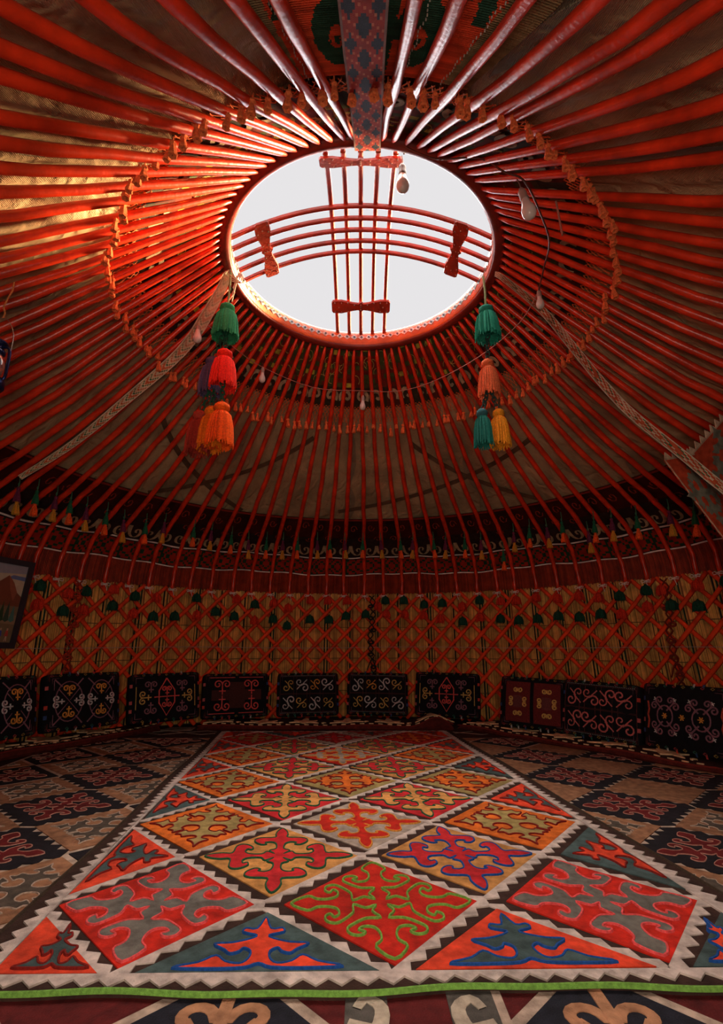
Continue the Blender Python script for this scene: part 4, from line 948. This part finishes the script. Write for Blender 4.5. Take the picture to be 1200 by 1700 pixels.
# side rugs of tan and dark diamonds
TAN = (.27, .125, .064); DKN = (.012, .009, .012); CR2 = (.42, .31, .24); MAR = (.13, .010, .010)
def side_rug(name, label, xs, ys, x0, x1, y0, y1, skew, soft):
    f = lambda x, y, h: Vector((x + skew * (y - 2.7), y, .004 + h))
    mb = MB(); plate(mb, [(x0, y0), (x1, y0), (x1, y1), (x0, y1)], -.003, 0, f, CR2); r = mb.obj('side_rug', MULTI_FELT); tag(r, label, 'rug')
    def clip(poly):
        def cl(P, ins, inter):
            out = []
            for i, p in enumerate(P):
                q = P[i - 1]
                if ins(p):
                    if not ins(q): out.append(inter(q, p))
                    out.append(p)
                elif ins(q): out.append(inter(q, p))
            return out
        for ax, lim, sg in ((0, x0 + .03, 1), (0, x1 - .03, -1), (1, y0 + .03, 1), (1, y1 - .03, -1)):
            def it(q, p, ax=ax, lim=lim): t = (lim - q[ax]) / ((p[ax] - q[ax]) or 1e-9); return (q[0] + (p[0] - q[0]) * t, q[1] + (p[1] - q[1]) * t)
            poly = cl(poly, lambda p, ax=ax, lim=lim, sg=sg: (p[ax] - lim) * sg >= 0, it)
            if not poly: return None
        return poly
    for (cx_, cy_, dark) in xs:
        a, b = ys
        if dark:
            pts = []; n_ = 6
            for sx, sy, rev in ((1, 1, 0), (-1, 1, 1), (-1, -1, 0), (1, -1, 1)):
                q = []
                for i in range(n_):
                    t0, t1 = i / n_, (i + 1) / n_
                    q += [(sx * a * (1 - t0), sy * b * t0), (sx * a * (1 - t0 - .0), sy * b * (t1 - .02)), (sx * a * (1 - t1) , sy * b * (t1 - .02))]
                pts += q[::-1] if rev else q
            pts = [(cx_ + x * .97, cy_ + y * .97) for x, y in pts]
            inside = all(x0 < x < x1 and y0 < y < y1 for x, y in pts)
            P = pts if inside else clip([(cx_ + a * .97, cy_), (cx_, cy_ + b * .97), (cx_ - a * .97, cy_), (cx_, cy_ - b * .97)])
        else:
            P = clip([(cx_ + a * .90, cy_), (cx_, cy_ + b * .90), (cx_ - a * .90, cy_), (cx_, cy_ - b * .90)]); inside = P and all(abs(x - cx_) + 0 <= a for x, y in P) and len(P) == 4
        if not P or len(P) < 3: continue
        mb = MB(); plate(mb, P, 0, .003, f, vary(DKN if dark else TAN)); pan = mb.obj('diamond_panel', MULTI_FELT, r)
        if soft and not dark and cy_ > 2.6: continue
        k = 'A' if dark else 'C'; sc = .80 if dark else .72
        M_ = [(cx_ + x * a * sc, cy_ + y * b * sc) for x, y in FULL[k]]
        M_ = clip(M_)
        if not M_ or len(M_) < 8: continue
        mb = MB(); plate(mb, M_, .003, .0045, f, MAR if dark else (.080, .060, .045)); mb.obj('motif', MULTI_FELT, pan)
        mb = MB(); ribbon(mb, M_, .006 if not soft else .004, .006, f, col=(.42, .20, .15) if dark else CR2, closed=True); mb.obj('outline_cord', MULTI_YARN, pan)
def lattice_cells(xc, yc, dx, dy, nx, ny):
    out = []
    for i in range(-nx, nx + 1):
        for j in range(-ny, ny + 1):
            out.append((xc + i * dx, yc + j * dy, True))
            out.append((xc + (i + .5) * dx, yc + (j + .5) * dy, False))
    return out
side_rug('left', 'tan and black diamond felt rug left of the central rug', lattice_cells(-1.43, 2.68, .62, .575, 3, 4), (.31, .2875), -2.25, -.93, .80, 4.55, -.06, False)
side_rug('right', 'tan and black diamond felt rug right of the central rug', lattice_cells(1.28, 2.68, .60, .565, 3, 4), (.30, .2825), .86, 2.25, .80, 4.55, -.06, True)

# front rug
fr_f = lambda x, y, h: Vector((x, y, .001 + h))
mb = MB(); plate(mb, [(-1.45, .0), (1.45, .0), (1.45, 1.56), (-1.45, 1.56)], -.0005, 0, fr_f, (.10, .010, .010)); fr = mb.obj('front_rug', MULTI_FELT)
tag(fr, 'navy and maroon felt rug with tan scrolls under the near edge of the central rug', 'rug')
for cx_ in (-.95, -.285, .515):
    for cy_ in (1.0,):
        mb = MB(); plate(mb, [(cx_ - .47, cy_), (cx_, cy_ - .47), (cx_ + .47, cy_), (cx_, cy_ + .47)], 0, .002, fr_f, CR2); st = mb.obj('diamond_border', MULTI_FELT, fr)
        mb = MB(); plate(mb, [(cx_ - .43, cy_), (cx_, cy_ - .43), (cx_ + .43, cy_), (cx_, cy_ + .43)], .002, .0035, fr_f, (.014, .014, .022)); pan = mb.obj('diamond_panel', MULTI_FELT, fr)
        mb = MB(); TB = (.40, .19, .10)
        ribbon(mb, [(cx_, cy_ - .30), (cx_, cy_ + .36)], .028, .0032, lambda x, y, h: fr_f(x, y, .0035 + h), col=TB, flat=True)
        for yy, rr in ((.27, .045), (.13, .062), (-.13, .062)):
            for s in (-1, 1):
                ribbon(mb, [(cx_ + s * p[0], cy_ + yy + p[1]) for p in [(0, -.01), (.012, -rr * .9)] [:1] + spiral(rr * 1.35, -.01, rr, .8, pi, -1, 12)], .026, .002, lambda x, y, h: fr_f(x, y, .0035 + h), col=TB, flat=True)
        ribbon(mb, [(cx_ - .30, cy_), (cx_ + .30, cy_)], .030, .0026, lambda x, y, h: fr_f(x, y, .0035 + h), col=TB, flat=True)
        mb.obj('scroll_motif', MULTI_FELT, pan)
for x0, x1, c in ((-.035, .055, (.085, .075, .065)), (.185, .285, (.085, .075, .065))):
    mb = MB(); plate(mb, [(x0, .02), (x1, .02), (x1, 1.5), (x0, 1.5)], .002, .004, fr_f, c); pan = mb.obj('grey_strip', MULTI_FELT, fr)
    for j in range(7):
        mb = MB(); s = 1 if x0 < 0 else -1
        ribbon(mb, [((x0 + x1) / 2 + s * p[0], .15 + j * .19 + p[1]) for p in catmull([(-.04, -.05), (.02, -.06), (.032, 0), (0, .03), (-.02, .0)], 3)], lambda t: .040 - .02 * t, .002, lambda x, y, h: fr_f(x, y, .004 + h), col=(.46, .38, .29), flat=True)
        mb.obj('scroll', MULTI_FELT, pan)
mb = MB(); plate(mb, [(.285, .02), (.305, .02), (.305, 1.5), (.285, 1.5)], .002, .004, fr_f, CR2); mb.obj('cream_line', MULTI_FELT, fr)
# far rug, dark with pale lines, between the central rug and the cushions
bk_f = lambda x, y, h: Vector((x, y, .001 + h))
mb = MB(); plate(mb, [(-2.15, 4.64), (1.95, 4.58), (1.7, 5.1), (-1.9, 5.2)], -.0005, .002, bk_f, (.045, .018, .014)); bk = mb.obj('far_rug', MULTI_FELT)
tag(bk, 'dark rug with thin pale zigzag lines behind the far end of the central rug', 'rug')
mb = MB()
ribbon(mb, [(-2.1 + .35 * i, 4.72 + .2 * (i % 2)) for i in range(12)], .014, .003, lambda x, y, h: bk_f(x, y, .002 + h), col=(.32, .22, .17), flat=True)
ribbon(mb, [(-2.1 + .35 * i, 4.92 - .2 * (i % 2)) for i in range(12)], .014, .003, lambda x, y, h: bk_f(x, y, .002 + h), col=(.32, .22, .17), flat=True); mb.obj('pale_lines', MULTI_FELT, bk)['kind'] = 'stuff'
mb = MB(); plate(mb, [(-1.86, 4.95), (-1.55, 4.93), (-1.57, 5.12), (-1.80, 5.14)], .002, .004, bk_f, (.36, .27, .22)); mb.obj('pale_patch', MULTI_FELT, bk)

# ---------------------------------------------------------------- sitting mats along the wall
def mat_obj(label, A, B, depth, th, hump=None, light=1.0, edge_scroll=False):
    """A, B: ends of the front edge, mat lies behind it (away from the centre)"""
    A = Vector((A[0], A[1], 0)); B = Vector((B[0], B[1], 0)); u = (B - A); L = u.length; u.normalize(); v = Vector((-u.y, u.x, 0))
    if (A + v * .1 - Vector((0, DY, 0))).length < (A - Vector((0, DY, 0))).length: v = -v
    root = put('sitting_mat', None, None, (A + B) / 2); tag(root, label, 'mat', 'sitting mats along the wall'); c0 = (A + B) / 2
    def f(x, y, h):    # x along 0..L, y 0..depth, h above the mat top
        z = th + .005 * sin(x * 9) + .004 * sin(x * 5)
        z *= 1
        if hump:
            hx, hh, hwid = hump; z += hh * math.exp(-((x - hx) / hwid) ** 2) * (1 - y / depth * .3)
        yy = y * (1 - .30 * abs(2 * x / L - 1) ** 2.5) + .010 * sin(x * 6)
        return A + u * x + v * yy + Vector((0, 0, z + h)) - c0
    n = 60; mb = MB(); prof_ = [(0, -th + .003, (.10, .012, .008)), (-.016, -th * .6, (.09, .012, .008)), (-.012, -.012, (.13, .016, .010)), (.012, 0, (.035, .010, .008)), (depth * .5, .004, (.035, .010, .008)), (depth - .02, 0, (.035, .010, .008)), (depth, -.02, (.06, .010, .008)), (depth, -th + .003, (.06, .01, .008))]
    m = len(prof_)
    for i in range(n + 1):
        x = L * i / n; e = min(1, (min(x, L - x) / .04)) ** .5 if min(x, L - x) < .04 else 1
        for y, h, c in prof_:
            p = f(x, y, 0); top = p.z; p.z = top + h if h > -.015 else max(.004, top * (1 + h / th) if True else 0)
            p.z = p.z * (.55 + .45 * e); mb.v.append(tuple(p))
    for i in range(n):
        for j in range(m - 1): mb.face((i * m + j, i * m + j + 1, i * m + m + j + 1, i * m + m + j), tuple(q * light for q in prof_[j + (j > 2)][2]))
    mb.face(tuple(range(m))); mb.face(tuple(n * m + j for j in range(m))[::-1])
    mb.obj('pad', MULTI_FELT, root)
    # cream ram-horn appliques along the front
    mb = MB(); k = 0; x = .10; CC = (.78 * light, .50 * light, .28 * light)
    hb = [(-.11, .02), (-.06, .05), (-.09, .085), (-.03, .07), (-.02, .12), (0, .14), (.02, .12), (.03, .07), (.09, .085), (.06, .05), (.11, .02), (.04, .03), (0, .0), (-.04, .03)]
    while x < L - .24:
        P = catmull([(x + .06 + a * (1.25 + .2 * (k % 2)), .075 + b * 2.3) for a, b in hb], 2, True); k += 1; plate(mb, P, .003, .012, f, CC)
        ribbon(mb, [(x + .24 + p[0], .13 + p[1] * 1.3) for p in spiral(0, 0, .022, .8, 0, 1, 8)], .012, .012, f, col=CC, flat=True); x += .40
    x = .04
    while x < L - .08:
        ribbon(mb, [(x, .020), (x + .03, .055), (x + .065, .040), (x + .05, .018)] if edge_scroll else [(x, .028), (x + .04, .022)], .022 if edge_scroll else .008, .008, f, col=CC, flat=True); x += .085
    mb.obj('scroll_applique', MULTI_FELT, root)['kind'] = 'stuff'
    mb = MB()
    tube(mb, [f(L * i / 60, -.004, -.006) for i in range(61)], .006, 5, col=(.16, .018, .012)); mb.obj('piping', MULTI_YARN, root)
mat_obj('long dark red sitting mat with cream scrolls below the middle cushions', (-1.50, 4.94), (.84, 4.93), .52, .048, hump=(2.18, .075, .13))
mat_obj('left sitting mat with cream scrolls and looped cream edge below the left cushions', (-2.45, 3.56), (-1.83, 4.91), .35, .055, edge_scroll=True)
mat_obj('right dark red sitting mat with cream scrolls below the right cushions', (.90, 5.02), (2.16, 3.28), .56, .045)
mb = MB()
P = [(-.14, 0, .0), (-.10, .02, .05), (-.04, .02, .085), (.02, .03, .11), (.06, .02, .06), (.10, .01, .07), (.16, 0, 0)]

# ---------------------------------------------------------------- cushions
PUR = (.155, .065, .085); SIL = (.34, .31, .31); ORG = (.42, .17, .03); YEL_ = (.36, .22, .06); PNK = (.42, .055, .05); PK2 = (.36, .09, .085); DNV = (.010, .010, .015); BLK = (.006, .005, .007)
def cushion(label, az, r, zb, w_, h_, style, lean=-.22, roll=0, yaw=0):
    w_ *= 1.04; 
    root = put('cushion', None, None, pol(az, r, zb)); root.rotation_euler = (lean, roll, -R_(az) + yaw)
    tag(root, label, 'cushion', 'embroidered cushions along the wall')
    T = .10; X, Z = w_ / 2, h_ / 2
    def f(x, y, h): # local front face: x right, y up from the bottom edge centre
        bx = max(0, 1 - (x / X) ** 2); bz = max(0, 1 - ((y - Z) / Z) ** 2)
        return Vector((x, -T / 2 + .02 - .035 * (bx ** .5) * (bz ** .5) - h, y))
    n = 12; mb = MB(); g = []
    for i in range(n + 1):
        for j in range(n + 1):
            x = X * sin(pi / 2 * (2 * i / n - 1)); y = Z + Z * sin(pi / 2 * (2 * j / n - 1)); k = 1 - .05 * abs(2 * i / n - 1) ** 6 * abs(2 * j / n - 1) ** 6
            mb.v.append(tuple(f(x * k, Z + (y - Z) * k, 0)))
    m = n + 1; o2 = len(mb.v)
    for v in list(mb.v): mb.v.append((v[0], -v[1] + .02, v[2]))
    for i in range(n):
        for j in range(n):
            mb.face((i * m + j, i * m + m + j, i * m + m + j + 1, i * m + j + 1), BLK); mb.face((o2 + i * m + j, o2 + i * m + j + 1, o2 + i * m + m + j + 1, o2 + i * m + m + j), BLK)
    bd = [i * m for i in range(m)] + [n * m + j for j in range(1, m)] + [i * m + n for i in range(n - 1, -1, -1)] + [j for j in range(n - 1, 0, -1)]
    for q in range(len(bd)): a, b = bd[q], bd[(q + 1) % len(bd)]; mb.face((a, o2 + a, o2 + b, b), BLK)
    body = mb.obj('cover', mat('black_velvet', None, 'felt'), root, True)
    Wi, Hi = X * .86, Z * .84
    em = {}
    def E(c):
        c = tuple(min(.8, q * 1.7) for q in c); m_ = em.setdefault(c, MB()); m_.col = c; return m_
    def patch(x0, x1, y0, y1, c):
        m_ = E(c); N_ = 6; o_ = len(m_.v)
        for i_ in range(N_ + 1):
            for j_ in range(N_ + 1): m_.v.append(tuple(f(x0 + (x1 - x0) * i_ / N_, Z + y0 + (y1 - y0) * j_ / N_, .0015)))
        for i_ in range(N_):
            for j_ in range(N_): m_.face((o_ + i_ * 7 + j_, o_ + i_ * 7 + 7 + j_, o_ + i_ * 7 + 8 + j_, o_ + i_ * 7 + j_ + 1))
    def R(pts, wd, c): ribbon(E(c), [(x * Wi, Z + y * Hi) for x, y in pts], wd, .0035, f, col=c)
    asp = Hi / Wi
    def rib(pts, wd, c): ribbon(E(c), [(x, Z + y) for x, y in pts], wd * 1.35, .0035 + .0003 * (len(E(c).v) % 7), f)
    def horn(cx_, cy_, s, ang, c, wd=.0075, stem=True):
        ca, sa = cos(ang), sin(ang); tr = lambda p: (cx_ + (p[0] * ca - p[1] * sa) * s, cy_ + (p[0] * sa + p[1] * ca) * s)
        for sg in (-1, 1):
            q = [(0, -.35), (0, 0)] if stem else [(0, 0)]
            rib([tr(p) for p in [(0, -.1)] + [(sg * (a + .0), b) for a, b in spiral(.36, .10, .36, 1.25, pi, -1, 14)]], wd, c)
        if stem:
            rib([tr((0, -.75)), tr((0, .2))], wd, c); rib([tr((-.28, -.45)), tr((.28, -.45))], wd, c)
    def curl(cx_, cy_, s, ang, c, wd=.0085):
        ca, sa = cos(ang), sin(ang); tr = lambda p: (cx_ + (p[0] * ca - p[1] * sa) * s, cy_ + (p[0] * sa + p[1] * ca) * s)
        rib([tr(p) for p in spiral(.35, .35, .5, 1.15, pi * 1.25, -1, 12)], wd, c); rib([tr(p) for p in spiral(-.35, -.30, .42, 1.1, pi * .25, -1, 12)][::-1], wd * .8, c); rib([tr((-.6, .6)), tr((.1, -.1))], wd * .8, c); rib([tr((.5, -.6)), tr((-.1, 0))], wd * .8, c)
    def rect(x, y, c, wd=.005): rib([(-x, -y), (x, -y), (x, y), (-x, y), (-x, -y)], wd, c)
    rect(Wi * 1.06, Hi * 1.08, (.07, .012, .012), .006); rect(Wi * 1.10, Hi * 1.13, (.05, .02, .02), .003)
    rnd_ = random.Random(int(az * 10) + 500)
    for s in (-1, 1):
        for k in range(8):
            c = rnd_.choice([(.30, .03, .02), (.22, .12, .03), (.02, .04, .10), (.02, .08, .06), (.3, .03, .03), (.28, .26, .25)])
            if k in (1, 2, 3, 5, 6): plate(E(c), [(x, Z + y) for x, y in [(-Wi + Wi * .25 * k + .012 * a, s * Hi * 1.19 + .012 * b) for a, b in ((0, -1), (1, -1), (1, 1), (0, 1))]], 0, .003, f)
        for k in range(4):
            c = rnd_.choice([(.30, .03, .02), (.30, .06, .06), (.02, .04, .12)])
            if k in (0, 1, 3): plate(E(c), [(x, Z + y) for x, y in [(s * Wi * 1.13 + .010 * a, -Hi * .6 + Hi * .4 * k + .014 * b) for a, b in ((-1, -1), (1, -1), (1, 1), (-1, 1))]], 0, .003, f)
    rect(Wi * .985, Hi * .985, (.10, .045, .06), .004)
    for s in (-1, 1):
        for k in range(9):
            x = -Wi + Wi * .25 * k; rib([(x - .012, s * Hi * 1.11), (x, s * Hi * 1.065), (x + .012, s * Hi * 1.11), (x, s * Hi * 1.155), (x - .012, s * Hi * 1.11)], .004, ((.20, .03, .03), (.20, .12, .03), (.02, .07, .05))[k % 3])
    if style == 1:
        for s in (-1, 1):
            for sy in (-1, 1):
                for sx in (0, 1): rib([(s * Wi * sx + (.02 * s if sx == 0 else -.02 * s), sy * Hi * .95), (s * Wi * sx + (.075 * s if sx == 0 else -.075 * s), sy * Hi * .62)], .008, PUR)
            rib([(s * Wi * .93, -Hi * .9), (s * Wi * .93, Hi * .9)], .005, PUR)
        for s in (-1, 1):
            cx_ = s * Wi * .5; q = Hi * .50
            for ang, c in ((0, ORG), (pi, ORG), (pi / 2, SIL), (-pi / 2, SIL)): horn(cx_ - sin(ang) * q * .95, cos(ang) * q, q * .76, ang, c, .008)
            for a in (pi / 4, 3 * pi / 4): rib([(cx_ - cos(a) * q * 1.25, -sin(a) * q * 1.5), (cx_ + cos(a) * q * 1.25, sin(a) * q * 1.5)], .006, PUR)
            rib([(cx_ + q * 1.15 * cos(t * pi / 12), q * 1.75 * sin(t * pi / 12) * .95) for t in range(25)], .006, PUR)
    elif style == 2:
        q = Hi * .62
        rib([(0, Hi * .92), (Wi * .26, Hi * .3), (Wi * .26, -Hi * .3), (0, -Hi * .92), (-Wi * .26, -Hi * .3), (-Wi * .26, Hi * .3), (0, Hi * .92)], .009, PNK)
        horn(0, Hi * .34, q * .60, 0, PNK, .008); horn(0, -Hi * .34, q * .60, pi, PNK, .008); rib([(-Wi * .42, 0), (Wi * .42, 0)], .008, PNK)
        for sx in (-1, 1):
            for sy in (-1, 1): horn(sx * Wi * .52, sy * Hi * .58, q * .74, 0 if sy > 0 else pi, PUR, .0085)
            horn(sx * Wi * .74, 0, q * .78, -sx * pi / 2, YEL_, .008); rib([(sx * Wi * .98, -Hi * .55), (sx * Wi * .98, Hi * .55)], .006, YEL_)
        rect(Wi * .99, Hi * .98, PUR, .004)
    elif style == 3:
        patch(-Wi * .88, Wi * .88, -Hi * .28, Hi * .28, (.035, .010, .009)); patch(-Wi * .28, Wi * .28, -Hi * .7, Hi * .7, (.0351, .010, .009))
        for sx in (-1, 1):
            for sy in (-1, 1): horn(sx * Wi * .52, sy * Hi * .52, Hi * .66, 0 if sy > 0 else pi, PNK, .009)
        for sy in (-1, 1): rib([(-Wi * .95, sy * Hi * .96), (-.02, sy * Hi * .96)], .006, PNK); rib([(Wi * .95, sy * Hi * .96), (.02, sy * Hi * .96)], .006, PNK)
    elif style in (4, 5, 6, 8):
        for i in range(4):
            for j in range(2):
                cx_ = -Wi + Wi * (.25 + .5 * i); cy_ = -Hi + Hi * (.5 + j)
                if style == 8: c = PK2; big = 1
                else: big = (i + j) % 2 == (0 if style == 4 else 1); c = SIL if big else (ORG if (i + style) % 3 == 0 else YEL_)
                curl(cx_, cy_, Hi * (.50 if big else .42), (pi / 2) * ((i + 2 * j) % 4), c, .009 if big else .008)
                s = Hi * .48; rib([(cx_ - s, cy_ - s), (cx_ + s, cy_ - s), (cx_ + s, cy_ + s), (cx_ - s, cy_ + s), (cx_ - s, cy_ - s)], .003, (.08, .02, .02))
        WHT = (.32, .30, .30)
        for k in range(40):
            x = -Wi * 1.02 + Wi * 2.04 * k / 39
            for s in (-1, 1): plate(E(WHT), [(x - .003, Z + s * Hi * 1.03 - .0015), (x + .003, Z + s * Hi * 1.03 - .0015), (x + .003, Z + s * Hi * 1.03 + .0015), (x - .003, Z + s * Hi * 1.03 + .0015)], 0, .003, f)
    elif style == 7:
        for s in (-1, 1):
            cx_ = s * Wi * .5; patch(cx_ - .44 * Wi, cx_ + .44 * Wi, -.94 * Hi, .94 * Hi, (.075, .009, .009)); rib([(cx_ - .40 * Wi, -.88 * Hi), (cx_ + .40 * Wi, .88 * Hi)], .006, (.13, .012, .012)); rib([(cx_ + .40 * Wi, -.88 * Hi), (cx_ - .40 * Wi, .88 * Hi)], .006, (.13, .012, .012)); patch(cx_ - .15 * Wi, cx_ + .15 * Wi, -.28 * Hi, .28 * Hi, (.076, .02, .02))
            for ang in (0, pi / 2, pi, -pi / 2): horn(cx_ - sin(ang) * Wi * .28, cos(ang) * Hi * .60, Hi * .34, ang + pi, YEL_, .010, False)
    elif style == 9:
        for s in (-1, 1):
            cx_ = s * Wi * .48; rib([(cx_ + Hi * .32 * cos(t * pi / 8), Hi * .38 * sin(t * pi / 8)) for t in range(17)], .007, PUR)
            for a in (pi / 4, 3 * pi / 4, 5 * pi / 4, 7 * pi / 4):
                horn(cx_ + cos(a) * Wi * .30, sin(a) * Hi * .60, Hi * .42, a - pi / 2, PUR, .008)
                for t in (0, pi / 2): rib([(cx_ + cos(a) * Wi * .40 - .014 * cos(t + .5), sin(a) * Hi * .84 - .014 * sin(t + .5)), (cx_ + cos(a) * Wi * .40 + .014 * cos(t + .5), sin(a) * Hi * .84 + .014 * sin(t + .5))], .005, SIL)
            rib([(s * Wi * 1.0, -Hi * .5), (s * Wi * .96, -Hi * .2), (s * Wi, 0), (s * Wi * .96, Hi * .2), (s * Wi, Hi * .5)], .012, (.26, .035, .02))
        for cx_ in (-Wi * .48, 0, Wi * .48):
            for t in range(3): rib([(cx_ - .020 * cos(t * pi / 3), -.020 * sin(t * pi / 3)), (cx_ + .020 * cos(t * pi / 3), .020 * sin(t * pi / 3))], .006, ORG)
    for c, mm in em.items(): mm.obj('embroidery', MULTI_YARN, body)['kind'] = 'stuff'
CU = [('leftmost black cushion with orange and silver horn embroidery, cut by the photo edge', -69.6, 2.66, .120, .56, .42, 1), ('black cushion with two panels of orange and silver horns, second from the left', -55.6, 2.68, .118, .57, .42, 1),
      ('black cushion with red heart diamond between yellow side scrolls, left of the middle', -40.6, 2.70, .100, .60, .41, 2), ('black cushion with four red corner scrolls on a brown centre', -26.6, 2.72, .082, .61, .405, 3),
      ('black cushion with eight silver, yellow and orange curls, left of the two middle ones', -11.5, 2.72, .070, .60, .41, 4), ('black cushion with eight grey and yellow curls, right of the two middle ones', 3.4, 2.72, .070, .60, .41, 5),
      ('black cushion with red heart diamond, right of the middle behind a raised mat edge', 18.2, 2.72, .068, .62, .42, 2), ('dark cushion with yellow double horns on two maroon squares, first on the right', 38.2, 2.38, .060, .57, .42, 7),
      ('dark cushion with eight pink curls and white dashed border on the right', 52.6, 2.30, .056, .57, .42, 8), ('rightmost dark cushion with purple scroll rings and orange stars', 68.2, 2.33, .058, .58, .43, 9)]
for i, (l, az, r, zb, w_, h_, st) in enumerate(CU): cushion(l, az, r, zb, w_, h_, st, lean=-.20, roll=(0, 0, -.01, .01, 0, .015, .02, .03, .04, .0)[i], yaw=(0, 0, 0, 0, 0, 0, 0, -.02, .05, .05)[i])
# dark backing bolster behind the right cushions
print('objects', len(bpy.data.objects), 'tris', sum(sum(len(p.vertices) - 2 for p in o.data.polygons) for o in bpy.data.objects if o.type == 'MESH'))
